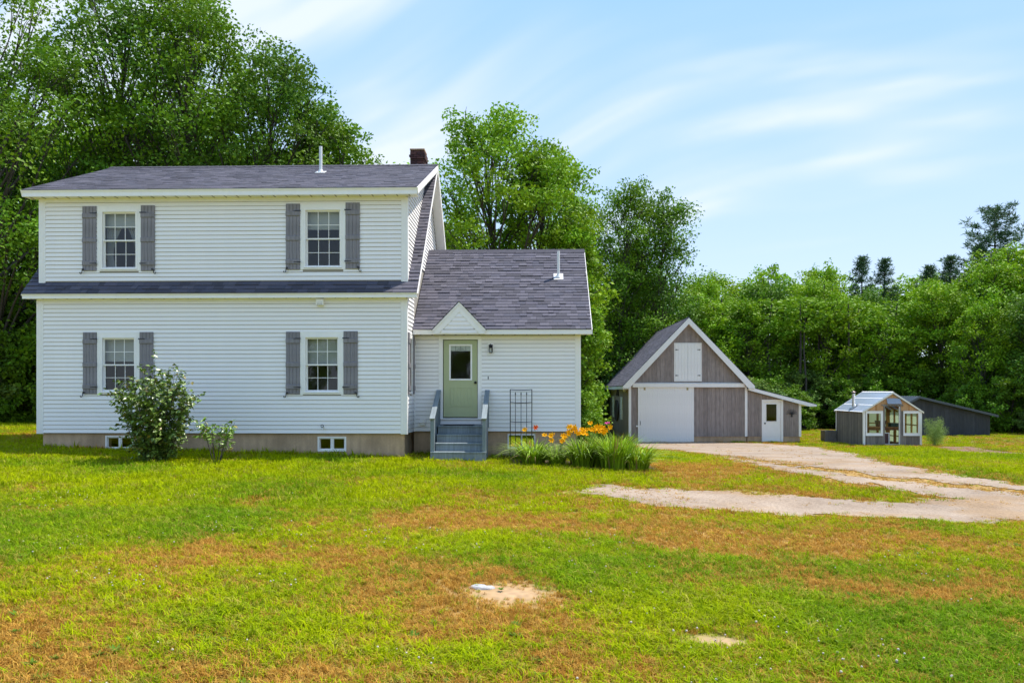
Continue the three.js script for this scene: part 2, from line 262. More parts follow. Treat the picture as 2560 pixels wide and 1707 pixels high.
const frontLow = part(house, 'front_wall', sheet(rect(-8.98, -0.12, 0.69, 4.16), [hole(OP.ll), hole(OP.lr)], -0.12, 0), M.sheath);
clapboards(frontLow, 0, 0.694, 3.97, () => [-8.955, -0.145], [grow(OP.ll, 0.06), grow(OP.lr, 0.06)]);
const frontUp = part(house, 'upper_front_wall', sheet(rect(-8.98, -0.12, 4.30, 6.60), [hole(OP.ul), hole(OP.ur)], -0.12 - U, -U), M.sheath);
clapboards(frontUp, -U, 4.42, 6.44, () => [-8.955, -0.145], [grow(OP.ul, 0.06), grow(OP.ur, 0.06)]);
const gablePoly = [[-7.6, 0.69], [0, 0.69], [0, 4.18], [-U, 4.28], [-U, 6.46], [-3.8, 8.06], [-7.6, 4.10]];           // (z, y)
const gableRight = new THREE.Group();
function sideWall(name, x, flip, holes) {   // a wall in the z-y plane, built facing +z and turned to face +x or -x
  const w = part(house, name, sheet(gablePoly.map(([z, y]) => [flip ? z : -z, y]), holes, -0.12, 0), M.sheath, [x, 0, 0], [0, flip ? -Math.PI / 2 : Math.PI / 2, 0]);
  return w;
}
// right-hand gable: local x runs towards the back
const wr = sideWall('gable_wall', 0, false, [hole(OP.side)]);
const gableSpan = (y) => { const f = y < 4.2 ? 0.1 : y < 6.4 ? U + 0.1 : mix(U, 3.75, (y - 6.4) / 1.64), b = y < 4.1 ? 7.5 : mix(7.55, 3.85, (y - 4.1) / 3.94); return [f, b]; };
clapboards(wr, 0, 0.694, 8.02, gableSpan, [grow(OP.side, 0.04), [1.06, 6.6, 0.5, 5.0]]);
const wl = sideWall('gable_wall', -9.1, true, []);
clapboards(wl, 0, 0.694, 8.02, (y) => { const [a, b] = gableSpan(y); return [-b, -a]; }, []);
part(house, 'rear_wall', box(-8.98, -0.12, 0.69, 4.1, -7.6, -7.48), M.vinyl);
// corner boards
for (const [x0, x1, y0, y1, z] of [[-9.12, -8.955, 0.68, 3.97, 0], [-0.145, 0.02, 0.68, 3.97, 0], [-9.12, -8.955, 4.34, 6.446, -U], [-0.145, 0.02, 4.34, 6.446, -U]]) {
  const c = part(house, 'corner_board', cbox(x0, x1, y0, y1, z - 0.1, z + 0.028), M.trim);
  for (const k of [0.25, 0.5, 0.75]) part(c, 'bead', box(x0 + (x1 - x0) * k - 0.004, x0 + (x1 - x0) * k + 0.004, y0 + 0.01, y1 - 0.01, z + 0.027, z + 0.034), M.trim);
}
// eaves
function eave(x0, x1, yb, yt, z, zw, tiers) {
  const f = part(house, 'fascia', cbox(x0, x1, yb, mix(yb, yt, 0.62), z - 0.03, z - 0.012), M.trim);
  part(f, 'crown_moulding', prism([[x0, mix(yb, yt, 0.6), z - 0.012], [x1, mix(yb, yt, 0.6), z - 0.012], [x1, yt - 0.012, z + 0.006], [x0, yt - 0.012, z + 0.006]], [[x0, mix(yb, yt, 0.6), z - 0.03], [x1, mix(yb, yt, 0.6), z - 0.03], [x1, yt - 0.012, z - 0.03], [x0, yt - 0.012, z - 0.03]]), M.trim);
  part(f, 'drip_edge', box(x0 - 0.004, x1 + 0.004, yt - 0.012, yt - 0.004, z - 0.03, z + 0.012), M.trim);
  const s = part(house, 'soffit', box(x0 + 0.01, x1 - 0.01, yb + 0.012, yb + 0.028, zw - 0.05, z - 0.03), M.trim);
  const n = Math.round((x1 - x0) / 0.3); const slot = box(-0.012, 0.012, yb + 0.004, yb + 0.012, zw + 0.05, z - 0.05);
  for (let i = 0; i < n; i++) part(s, 'vent_slot', slot, M.sheath, [x0 + 0.15 + i * 0.3, 0, 0]);
  part(s, 'frieze', box(x0 + 0.29, x1 - 0.29, yb - 0.05, yb + 0.012, zw + 0.004, zw + 0.03), M.trim);
}
eave(-9.373, 0.273, 6.446, 6.605, 0.2, -U);
eave(-9.373, 0.273, 3.969, 4.085, 0.2, 0);
// roofs: deck, shingles on top
const P = { up: [[0.21, 6.612], [-3.8, 8.28]], low: [[0.21, 4.09], [-U, 4.403]], steep: [[0.21, 4.09], [-3.78, 8.25]], rear: [[-3.8, 8.285], [-7.86, 4.05]], ell: [[-0.76, 3.278], [-3.795, 5.785]], ellRear: [[-3.8, 5.785], [-6.83, 3.28]] };
const roofMain = part(house, 'roof', slab(-9.373, 0.273, P.up[0], P.up[1], 0.05), M.deck);
part(roofMain, 'rear_slope', slab(-9.373, 0.273, P.rear[0], P.rear[1], 0.05), M.deck);
const roofLow = part(house, 'pent_roof', slab(-9.373, 0.273, P.low[0], P.low[1], 0.05), M.deck);
const strips = [[0.03, 0.273], [-9.373, -9.13]].map(([a, b]) => part(house, 'rake_roof', slab(a, b, [0.0, 4.31], P.steep[1], 0.06), M.deck));
const roofEll = part(house, 'wing_roof', slab(0.02, 4.52, P.ell[0], P.ell[1], 0.05), M.deck);
part(roofEll, 'rear_slope', slab(0.02, 4.52, P.ellRear[0], P.ellRear[1], 0.05), M.deck);
// rake boards: along the outer edge of each slope
function rake(x0, x1, [za, ya], [zb, yb], d, drop = 0.008) {
  const s = slab(x0, x1, [za, ya - drop], [zb, yb - drop], d); return part(house, 'rake_board', s, M.trim);
}
for (const [x0, x1] of [[0.274, 0.3], [-9.4, -9.374]]) {
  rake(x0, x1, P.up[0], P.up[1], 0.15); rake(x0, x1, [0.19, 4.075], [-3.7, 8.13], 0.035); rake(x0, x1, P.rear[0], P.rear[1], 0.17);
}
part(house, 'rake_soffit', slab(0.02, 0.274, [-3.85, 8.07], [-7.84, 3.93], 0.02), M.trim);
part(house, 'rake_soffit', slab(0.03, 0.272, [0.10, 4.06], [-3.74, 8.10], 0.012), M.trim);
rake(4.521, 4.545, P.ell[0], P.ell[1], 0.14); rake(4.521, 4.545, P.ellRear[0], P.ellRear[1], 0.14);

// shingles: courses of tabs of uneven width and five tones; single parts where asked, else joined
const tabGeo = (() => { const f = [[-0.5, -0.006, 0], [0.5, -0.006, 0], [0.5, 0.010, 0], [-0.5, 0.010, 0]], b = [[-0.5, -0.006, -1], [0.5, -0.006, -1], [0.5, 0.002, -1], [-0.5, 0.002, -1]]; return prism(f, b); })();
const tones = M.shingle.map((m) => m.color);
function shingles(parent, x0, x1, [za, ya], [zb, yb], exposure, seed, single, skip, lift = 1) {
  const r = rng(seed), L = Math.hypot(zb - za, yb - ya), ang = Math.atan2(yb - ya, za - zb), n = Math.floor(L / exposure), joined = [], q = new THREE.Object3D(); let made = 0;
  for (let c = 0; c < n; c++) {
    let x = x0 - r() * 0.15;
    while (x < x1) {
      const w = [0.14, 0.19, 0.24, 0.3, 0.42][Math.floor(r() * 5)] * (0.9 + r() * 0.2), a = Math.max(x, x0), b = Math.min(x + w, x1), tone = Math.floor(r() * 5), thick = 1 + r() * 0.5; x += w;
      if (b - a < 0.02) continue;
      const t = c * exposure / L, z = mix(za, zb, t), y = mix(ya, yb, t);
      if (skip && skip((a + b) / 2, y, z)) continue;
      q.position.set((a + b) / 2, y, z); q.rotation.set(ang + (r() - 0.5) * 0.012, 0, 0); q.scale.set(b - a - 0.003, lift * thick * (r() < 0.4 ? 2.0 : 1.3), exposure * 1.12); q.updateMatrix();
      if (made < single && b - a > 0.05) { const m = part(parent, 'shingle', tabGeo, M.shingle[tone]); m.position.copy(q.position); m.rotation.copy(q.rotation); m.scale.copy(q.scale); made++; }
      else {
        const g = tabGeo.clone().applyMatrix4(q.matrix), k = 0.88 + r() * 0.24, col = new Float32Array(g.attributes.position.count * 3);
        for (let i = 0; i < col.length; i += 3) { col[i] = tones[tone].r * k; col[i + 1] = tones[tone].g * k; col[i + 2] = tones[tone].b * k; }
        g.setAttribute('color', new THREE.BufferAttribute(col, 3)); joined.push(metreUV(g));
      }
    }
  }
  if (joined.length) { const m = part(parent, 'shingle_field', mergeGeometries(joined), M.shingleMix); m.userData.kind = 'stuff'; }
}
const inGable = (x, y, z) => Math.abs(x - 1.199) < 0.66 - (y - 3.28) * 0.93 - 0.02;
shingles(roofEll, 0.025, 4.53, P.ell[0], P.ell[1], 0.14, 5, 210, inGable);
shingles(strips[0], 0.022, 0.28, [-0.1, 4.415], P.steep[1], 0.14, 6, 60);
shingles(strips[1], -9.38, -9.12, [-0.1, 4.415], P.steep[1], 0.14, 16, 0);
shingles(roofLow, -9.38, 0.28, P.low[0], [-U, 4.405], 0.14, 7, 80);
shingles(roofMain, -9.38, 0.28, P.up[0], P.up[1], 0.14, 8, 0, null, 0.45);
const ridgeCap = (parent, x0, x1, y, z, s) => { for (let x = x0; x < x1; x += 0.14) { const b = Math.min(x1, x + 0.15), k = 0.012 * ((x1 - x) % 0.28 > 0.14 ? 1 : 0.6); part(parent, 'ridge_shingle', prism([[x, y - s[0] * 0.12, z + 0.12], [b, y - s[0] * 0.12 + k, z + 0.12], [b, y + 0.022 + k, z], [x, y + 0.022, z]], [[x, y - s[1] * 0.12, z - 0.12], [b, y - s[1] * 0.12 + k, z - 0.12], [b, y + 0.012 + k, z - 0.004], [x, y + 0.012, z - 0.004]]), M.shingle[2]); } };
ridgeCap(roofEll, 0.03, 4.54, 5.80, -3.797, [0.78, 0.78]);
ridgeCap(roofMain, -9.39, 0.29, 8.295, -3.81, [0.38, 0.98]);
// vent pipes
function vent(parent, x, y, z, h, r, slope) {
  const v = part(parent, 'vent_pipe', rod([x, y - 0.1, z], [x, y + h, z], r, 14), M.pvc);
  const a = Math.atan(slope); const fl = box(-0.13, 0.13, 0, 0.012, -0.15, 0.15); fl.rotateX(a); part(v, 'flashing', fl, M.pvc, [x, y + 0.014, z]);
  part(v, 'boot', rod([x, y - 0.02, z], [x, y + 0.08, z], 0.085, 14, r + 0.012), M.pvc);
}
vent(roofMain, -2.761, 7.70, -2.4, 0.72, 0.042, 0.416);
vent(roofEll, 3.752, 4.85, -2.66, 0.72, 0.038, 0.826);
// chimney of single bricks
{
  const ch = part(house, 'chimney', box(-0.615, -0.225, 7.3, 8.90, -5.0, -4.5), mat(0.16, 0.13, 0.12, 0.95, { map: concreteTex }));
  const br = [mat(0.085, 0.028, 0.026, 0.85, { map: granTex }), mat(0.06, 0.022, 0.024, 0.85, { map: granTex }), mat(0.11, 0.04, 0.034, 0.85, { map: granTex })], r = rng(4);
  const bg = cbox(-0.5, 0.5, -0.5, 0.5, -0.5, 0.5, 0.02);
  for (let c = 0; c < 10; c++) {
    const y = 8.32 + c * 0.064, o = c > 5 && c < 9 ? 0.03 : 0, k = c % 2;
    for (let i = -1; i < 3; i++) { const a = Math.max(-0.63 - o, -0.63 + (i + k * 0.5) * 0.205), b = Math.min(-0.21 + o, -0.63 + (i + 1 + k * 0.5) * 0.205 - 0.01); if (b - a > 0.03) part(ch, 'brick', bg, br[Math.floor(r() * 3)], [(a + b) / 2, y, -4.52 + o], null, [b - a, 0.054, 0.1]); }
    for (let i = -1; i < 3; i++) { const a = Math.max(-5.02 - o, -5.02 + (i + k * 0.5) * 0.205), b = Math.min(-4.575 + o, -5.02 + (i + 1 + k * 0.5) * 0.205 - 0.01); if (b - a > 0.03) part(ch, 'brick', bg, br[Math.floor(r() * 3)], [-0.255 + o, y, (a + b) / 2], null, [0.1, 0.054, b - a]); }
  }
  part(ch, 'chimney_cap', cbox(-0.64, -0.2, 8.945, 8.985, -5.03, -4.46), M.found);
  part(ch, 'flue_tile', rod([-0.42, 8.98, -4.75], [-0.42, 9.03, -4.75], 0.12, 12), M.found);
}
// windows
function windowUnit(parent, [x0, x1, y0, y1], z, o) {
  const t = 0.115, w = x1 - x0, ym = y0 + (y1 - y0) * (o.mid ?? 0.495);
  const win = part(parent, 'window', sheet(rect(x0 - t, x1 + t, y0 - 0.06, y1 + 0.13), [hole([x0, x1, y0, y1])], z - 0.02, z + 0.026), M.trim);
  part(win, 'jamb', sheet(rect(x0 - 0.028, x1 + 0.028, y0 - 0.028, y1 + 0.03), [hole([x0 + 0.012, x1 - 0.012, y0 + 0.012, y1 - 0.012])], z - 0.10, z + 0.034), M.trim);
  part(win, 'sill', cbox(x0 - 0.03, x1 + 0.03, y0 - 0.028, y0 - 0.004, z, z + 0.045), M.trim);
  const sash = (a, b, zz, nm) => {
    const s = 0.035; part(win, nm, sheet(rect(x0 + 0.012, x1 - 0.012, a, b), [hole([x0 + 0.012 + s, x1 - 0.012 - s, a + s, b - s])], zz, zz + 0.03), M.trim);
    const gx0 = x0 + 0.012 + s, gx1 = x1 - 0.012 - s, gy0 = a + s, gy1 = b - s;
    if (o.rows) {
      for (let i = 1; i < 3; i++) { const x = mix(gx0, gx1, i / 3); part(win, 'muntin', box(x - 0.007, x + 0.007, gy0, gy1, zz + 0.012, zz + 0.022), M.trim); }
      { const y = (gy0 + gy1) / 2; part(win, 'muntin', box(gx0, gx1, y - 0.007, y + 0.007, zz + 0.0125, zz + 0.0215), M.trim); }
      for (let i = 0; i < 3; i++) for (let j = 0; j < 2; j++) part(win, 'pane', new THREE.PlaneGeometry((gx1 - gx0) / 3, (gy1 - gy0) / 2), M.glass, [mix(gx0, gx1, (i + 0.5) / 3), mix(gy0, gy1, (j + 0.5) / 2), zz + 0.010], [((i * 7 + j * 3) % 5 - 2) * 0.0012, ((i * 5 + j) % 4 - 1.5) * 0.0012, 0]);
    } else part(win, 'pane', new THREE.PlaneGeometry(gx1 - gx0, gy1 - gy0), M.glass, [(gx0 + gx1) / 2, (gy0 + gy1) / 2, zz + 0.01]);
  };
  sash(ym - 0.018, y1 - 0.012, z - 0.05, 'upper_sash'); sash(y0 + 0.012, ym + 0.018, z - 0.085, 'lower_sash');
  if (o.blind) { const yb = mix(y1, y0, o.blind); part(win, 'roller_blind', box(x0 - 0.02, x1 + 0.02, yb, y1 + 0.05, z - 0.165, z - 0.16), M.blind); part(win, 'blind_hem', box(x0 - 0.02, x1 + 0.02, yb - 0.025, yb - 0.001, z - 0.17, z - 0.155), M.blind); }
  if (o.curtain) for (const s of [-1, 1]) {           // tied-back curtain: full at the top, gathered at two thirds, fuller below
    const g = new THREE.PlaneGeometry(1, 1, 36, 24), p = g.attributes.position;
    for (let i = 0; i < p.count; i++) { const u = p.getX(i) + 0.5, v = p.getY(i) + 0.5, k = v > 0.3 ? mix(0.16, 0.5, sstep(0.3, 1, v)) : mix(0.24, 0.16, v / 0.3); p.setXYZ(i, s < 0 ? x0 + u * k * w * 1.05 : x1 - u * k * w * 1.05, mix(y0 - 0.05, y1 + 0.05, v), z - 0.24 + 0.02 * Math.sin(u * 34 + v * 2)); }
    g.computeVertexNormals(); part(win, 'curtain', g, M.curtain);
  }
  return win;
}
windowUnit(house, OP.ul, -U, { rows: 1, blind: 0.25, curtain: 1 });
windowUnit(house, OP.ur, -U, { rows: 1, blind: 0.31 });
windowUnit(house, OP.ll, 0, { rows: 1, blind: 0.42 });
windowUnit(house, OP.lr, 0, { rows: 1, blind: 0.47 });
{ const g = part(house, 'side_window', sheet(rect(OP.side[0] - 0.09, OP.side[1] + 0.09, OP.side[2] - 0.06, OP.side[3] + 0.1), [hole(OP.side)], -0.02, 0.026), M.trim, null, [0, Math.PI / 2, 0]);
  part(g, 'pane', new THREE.PlaneGeometry(0.34, 1.32), M.glass, [0.53, 2.37, -0.03]); part(g, 'meeting_rail', box(0.36, 0.70, 2.35, 2.39, -0.06, -0.02), M.trim);
  for (const [a, b] of [[0.04, 0.265], [0.795, 1.02]]) { const sh = part(g, 'shutter', cbox(a, b, 1.65, 3.16, 0.018, 0.045), M.shutter); for (const y of [1.8, 2.35, 2.95]) part(sh, 'batten', cbox(a, b, y - 0.06, y + 0.06, 0.045, 0.06), M.shutter); } }
// shutters of four boards, three battens, two strap hinges and a scroll holdback
function shutter(x0, x1, y0, y1, z, s) {
  const h = y1 - y0, sh = part(house, 'shutter', box(x0 + 0.01, x1 - 0.01, y0 + 0.01, y1 - 0.01, z + 0.018, z + 0.028), M.shutter), n = 4, w = (x1 - x0) / n;
  const pg = cbox(-w / 2 + 0.0022, w / 2 - 0.0022, y0, y1, z + 0.028, z + 0.04, 0.004);
  for (let i = 0; i < n; i++) part(sh, 'plank', pg, M.shutter, [x0 + w * (i + 0.5), 0, 0]);
  for (const f of [0.15, 0.525, 0.88]) part(sh, 'batten', cbox(x0, x1, y1 - h * f - 0.055, y1 - h * f + 0.055, z + 0.04, z + 0.06, 0.008), M.shutter);
  for (const f of [0.11, 0.885]) { const y = y1 - h * f, a = s < 0 ? x1 : x0, d = s < 0 ? -1 : 1; part(sh, 'hinge', prism([[a - d * 0.02, y - 0.014, z + 0.066], [a + d * 0.15, y - 0.006, z + 0.066], [a + d * 0.15, y + 0.006, z + 0.066], [a - d * 0.02, y + 0.014, z + 0.066]], [[a - d * 0.02, y - 0.014, z + 0.05], [a + d * 0.15, y - 0.006, z + 0.06], [a + d * 0.15, y + 0.006, z + 0.06], [a - d * 0.02, y + 0.014, z + 0.05]]), M.iron); }
  const cx = s < 0 ? x0 + 0.02 : x1 - 0.02, d = s < 0 ? 1 : -1, y = y0;
  part(sh, 'scroll_holdback', tube([[cx + d * 0.012, y + 0.025, z + 0.075], [cx + d * 0.034, y + 0.022, z + 0.075], [cx + d * 0.036, y + 0.05, z + 0.075], [cx + d * 0.01, y + 0.052, z + 0.075], [cx - d * 0.004, y + 0.015, z + 0.075], [cx - d * 0.006, y - 0.03, z + 0.075], [cx - d * 0.025, y - 0.068, z + 0.075], [cx - d * 0.055, y - 0.066, z + 0.075], [cx - d * 0.06, y - 0.045, z + 0.075], [cx - d * 0.045, y - 0.04, z + 0.075]], 0.0095, 36, 6), M.iron);
}
shutter(-8.023, -7.674, 4.677, 6.268, -U, -1); shutter(-6.565, -6.214, 4.67, 6.279, -U, 1);
shutter(-2.974, -2.624, 4.685, 6.295, -U, -1); shutter(-1.507, -1.155, 4.70, 6.312, -U, 1);
shutter(-7.956, -7.612, 1.653, 3.164, 0, -1); shutter(-6.55, -6.208, 1.653, 3.167, 0, 1);
shutter(-2.943, -2.598, 1.646, 3.168, 0, -1); shutter(-1.534, -1.185, 1.646, 3.177, 0, 1);
// foundation
const fnd = part(house, 'foundation', sheet(rect(-9.0, -0.06, -0.4, 0.688), [hole(OP.bl), hole(OP.br)], -0.26, -0.05), M.found);
part(fnd, 'side_foundation', box(-0.26, -0.061, -0.4, 0.688, -7.5, -0.261), M.found); part(fnd, 'side_foundation', box(-9.0, -8.8, -0.4, 0.688, -7.5, -0.261), M.found); part(fnd, 'rear_foundation', box(-8.8, -0.261, -0.4, 0.688, -7.5, -7.3), M.found);
part(house, 'floor', box(-8.9, -0.15, 0.62, 0.68, -7.29, -0.262), M.sheath); part(house, 'floor', box(-8.9, -0.13, 4.05, 4.15, -7.4, -0.13), M.sheath);
part(house, 'inner_wall', box(-8.9, -0.13, 0.681, 7.0, -3.2, -3.1), M.sheath);
function cellarWindow([x0, x1, y0, y1], z, two) {
  const f = part(fnd, 'basement_window', sheet(rect(x0 - 0.035, x1 + 0.035, y0 - 0.045, y1 + 0.035), [hole([x0, x1, y0, y1])], z - 0.05, z + 0.018), M.trim), xm = (x0 + x1) / 2;
  part(f, 'mullion', cbox(xm - 0.02, xm + 0.02, y0, y1, z - 0.04, z + 0.008), M.trim);
  for (const [a, b] of [[x0, xm - 0.02], [xm + 0.02, x1]]) { part(f, 'sash', sheet(rect(a, b, y0, y1), [hole([a + 0.022, b - 0.022, y0 + 0.022, y1 - 0.022])], z - 0.035, z - 0.015), M.trim); part(f, 'pane', new THREE.PlaneGeometry(b - a - 0.04, y1 - y0 - 0.04), M.glass, [(a + b) / 2, (y0 + y1) / 2, z - 0.025]); }
}
cellarWindow(OP.bl, -0.05); cellarWindow(OP.br, -0.05);
// small fittings on the walls
{ const f = part(house, 'floodlight_box', cbox(-2.187, -2.004, 3.80, 3.955, 0.012, 0.12), M.trim); part(f, 'louvre', box(-2.16, -2.03, 3.815, 3.83, 0.12, 0.125), M.sheath); part(f, 'louvre', box(-2.16, -2.03, 3.86, 3.868, 0.12, 0.125), M.sheath); }
{ const f = part(house, 'hose_tap', rod([-2.035, 0.86, 0.0], [-2.035, 0.845, 0.10], 0.016, 8), M.metal); part(f, 'spout', rod([-2.035, 0.85, 0.09], [-2.035, 0.80, 0.11], 0.013, 8), M.metal); part(f, 'tap_handle', new THREE.TorusGeometry(0.032, 0.007, 6, 14), M.iron, [-2.035, 0.885, 0.1]); part(f, 'flange', rod([-2.035, 0.86, 0.004], [-2.035, 0.86, 0.03], 0.035, 12), M.trim); }

// ---- the wing
const S = -1.0725;
const wf = part(house, 'wing_front_wall', sheet(rect(0.02, 4.13, 0.69, 3.3), [hole(OP.door)], S - 0.12, S), M.sheath);
clapboards(wf, S, 0.694, 3.15, () => [0.03, 4.125], [[0.66, 1.745, 0.5, 3.12]]);
const ws = part(house, 'wing_gable_wall', sheet([[1.0725, 0.69], [6.52, 0.69], [6.52, 3.3], [3.797, 5.62], [1.0725, 3.3]], [], -0.12, 0), M.sheath, [4.25, 0, 0], [0, Math.PI / 2, 0]);
clapboards(ws, 0, 0.694, 5.6, (y) => [y < 3.3 ? 1.15 : mix(1.1, 3.76, (y - 3.3) / 2.3), y < 3.3 ? 6.45 : mix(6.5, 3.84, (y - 3.3) / 2.3)], []);
part(house, 'wing_rear_wall', box(0.0, 4.13, 0.69, 3.3, -6.52, -6.4), M.vinyl);
{ const c = part(house, 'corner_board', cbox(4.125, 4.27, 0.68, 3.15, S - 0.1, S + 0.028), M.trim); for (const k of [0.35, 0.7]) part(c, 'bead', box(4.125 + 0.145 * k - 0.004, 4.125 + 0.145 * k + 0.004, 0.69, 3.14, S + 0.027, S + 0.034), M.trim); }
part(house, 'inner_corner_strip', box(0.016, 0.045, 0.69, 3.15, S, S + 0.03), M.trim);
{ const f = part(house, 'fascia', cbox(0.03, 4.545, 3.15, 3.255, -0.80, -0.772), M.trim); part(f, 'drip_edge', box(0.03, 4.55, 3.255, 3.268, -0.80, -0.764), M.trim);
  const s = part(house, 'soffit', box(0.03, 4.52, 3.157, 3.172, S + 0.002, -0.80), M.trim); const slot = box(-0.014, 0.014, 3.148, 3.157, S + 0.05, -0.82); for (let i = 0; i < 15; i++) part(s, 'vent_slot', slot, M.sheath, [0.2 + i * 0.3, 0, 0]); }
{ // entry gable above the door
  const cx = 1.199, hwid = 0.672, y0 = 3.16, yp = 3.985, zf = -0.745;
  const pg = part(house, 'entry_gable', sheet([[cx - 0.56, y0], [cx + 0.56, y0], [cx, y0 + 0.6]], [], -0.80, -0.768), M.trim);
  clapboards(pg, -0.768, y0 + 0.01, y0 + 0.56, (y) => { const k = 0.50 * (1 - (y - y0) / 0.58); return [cx - k, cx + k]; }, []);
  for (const s of [-1, 1]) {
    part(pg, 'rake_board', sheet([[cx, yp - 0.02], [cx + s * hwid, 3.27], [cx + s * (hwid - 0.03), y0 + 0.005], [cx + s * (hwid - 0.16), y0 + 0.005], [cx, yp - 0.27]], [], -0.767, zf), M.trim);
    part(pg, 'rake_bead', sheet([[cx, yp - 0.02], [cx + s * hwid, 3.27], [cx + s * (hwid - 0.012), 3.215], [cx, yp - 0.085]], [], zf, zf + 0.018), M.trim);
    const zr = -0.76 - (yp - 3.278) / 0.826;      // where the little ridge meets the wing roof
    const g = new THREE.BufferGeometry(), a = [cx, yp + 0.005, zf + 0.03], b = [cx + s * (hwid + 0.02), 3.272, zf + 0.03], c = [cx, yp + 0.005, zr], d = [cx + s * (hwid + 0.02), 3.272, -0.74], dn = (p) => [p[0], p[1] - 0.022, p[2]];
    part(pg, 'gable_roof', prism([a, b, d, c], [dn(a), dn(b), dn(d), dn(c)]), M.shingle[2]);
  }
}
const ef = part(house, 'wing_foundation', sheet(rect(0.0, 4.19, -0.5, 0.688), [hole(OP.eb)], S - 0.25, S - 0.05), M.found);
part(ef, 'side_foundation', box(4.0, 4.19, -0.5, 0.688, -6.45, S - 0.251), M.found);
{ const [x0, x1, y0, y1] = OP.eb, z = S - 0.05, f = part(ef, 'basement_window', sheet(rect(x0 - 0.035, x1 + 0.035, y0 - 0.045, y1 + 0.035), [hole(OP.eb)], z - 0.05, z + 0.018), M.trim); part(f, 'mullion', cbox(2.74, 2.78, y0, y1, z - 0.04, z + 0.008), M.trim); part(f, 'pane', new THREE.PlaneGeometry(x1 - x0, y1 - y0), M.glass, [(x0 + x1) / 2, (y0 + y1) / 2, z - 0.03]); }
part(house, 'floor', box(0.05, 4.1, 0.9, 1.0, -6.39, S - 0.13), M.sheath); part(house, 'inner_wall', box(0.05, 4.1, 1.001, 3.3, -4.2, -4.1), M.sheath);
// green entry door with half light
{
  const [x0, x1, y0, y1] = [0.768, 1.636, 1.062, 3.03], z = S - 0.03, gl = [0.945, 1.466, 2.035, 2.885];
  const d = part(house, 'entry_door', sheet(rect(x0, x1, y0, y1), [hole(gl)], z - 0.045, z), M.door);
  part(d, 'light_frame', sheet(rect(gl[0] - 0.035, gl[1] + 0.035, gl[2] - 0.035, gl[3] + 0.035), [hole(grow(gl, -0.006))], z, z + 0.014), M.trim);
  part(d, 'pane', new THREE.PlaneGeometry(0.53, 0.86), M.glass, [1.2055, 2.46, z - 0.02]);
  part(d, 'art_glass', new THREE.PlaneGeometry(0.52, 0.14), mat(0.62, 0.68, 0.62, 0.5, { transmission: 0.35, thickness: 0 }), [1.2055, 2.815, z - 0.018]);
  const came = (pts) => part(d, 'lead_came', tube(pts, 0.004, 14, 5), M.iron);
  for (const x of [1.075, 1.205, 1.336]) came([[x, 2.885, z - 0.014], [x, 2.8, z - 0.014], [x, 2.75, z - 0.014]]);
  came([[0.945, 2.745, z - 0.014], [1.08, 2.745, z - 0.014], [1.11, 2.745, z - 0.014]]); came([[1.30, 2.745, z - 0.014], [1.4, 2.745, z - 0.014], [1.466, 2.745, z - 0.014]]);
  came([...Array(9)].map((_, i) => [1.205 - 0.095 * Math.cos(i / 8 * Math.PI), 2.73 + 0.09 * Math.sin(i / 8 * Math.PI), z - 0.014])); came([...Array(9)].map((_, i) => [1.205 - 0.055 * Math.cos(i / 8 * Math.PI), 2.73 + 0.05 * Math.sin(i / 8 * Math.PI), z - 0.014]));
  part(d, 'panel_bead', sheet(rect(0.919, 1.498, 1.327, 1.83), [hole([0.937, 1.480, 1.345, 1.812])], z, z + 0.007), M.door);
  const pg = cbox(-0.041, 0.041, 1.348, 1.809, z, z + 0.005, 0.003); for (let i = 0; i < 6; i++) part(d, 'panel_plank', pg, M.door, [0.985 + i * 0.0895, 0, 0]);
  const k = part(d, 'door_knob', new THREE.SphereGeometry(0.031, 16, 12), M.iron, [1.585, 1.946, z + 0.05], null, [1, 1, 0.8]); part(k, 'rose', new THREE.CylinderGeometry(0.033, 0.033, 0.012, 16), M.iron, [0, 0, -0.05], [Math.PI / 2, 0, 0]); part(k, 'stem', new THREE.CylinderGeometry(0.013, 0.013, 0.05, 10), M.iron, [0, 0, -0.03], [Math.PI / 2, 0, 0]);
  const c = part(house, 'door_casing', sheet([[0.649, 1.02], [0.755, 1.02], [0.755, 3.04], [1.649, 3.04], [1.649, 1.02], [1.745, 1.02], [1.745, 3.135], [0.649, 3.135]], [], S - 0.05, S + 0.03), M.trim);
  part(c, 'sill', cbox(0.63, 1.76, 1.0, 1.035, S - 0.05, S + 0.07), M.trim); part(c, 'threshold', box(0.757, 1.647, 1.035, 1.058, S - 0.1, S + 0.01), M.iron);
  part(c, 'kick_board', cbox(0.66, 1.735, 0.88, 0.999, S + 0.002, S + 0.03), M.trim);
}
{ const b = part(house, 'dryer_vent', cbox(0.168, 0.318, 0.855, 1.0, S + 0.012, S + 0.07), M.trim); part(b, 'hood', prism([[0.16, 0.93, S + 0.09], [0.326, 0.93, S + 0.09], [0.326, 1.005, S + 0.02], [0.16, 1.005, S + 0.02]], [[0.16, 0.92, S + 0.085], [0.326, 0.92, S + 0.085], [0.326, 0.99, S + 0.015], [0.16, 0.99, S + 0.015]]), M.trim); }
part(house, 'bell_button', cbox(1.905, 1.925, 2.03, 2.1, S + 0.012, S + 0.03), M.iron);

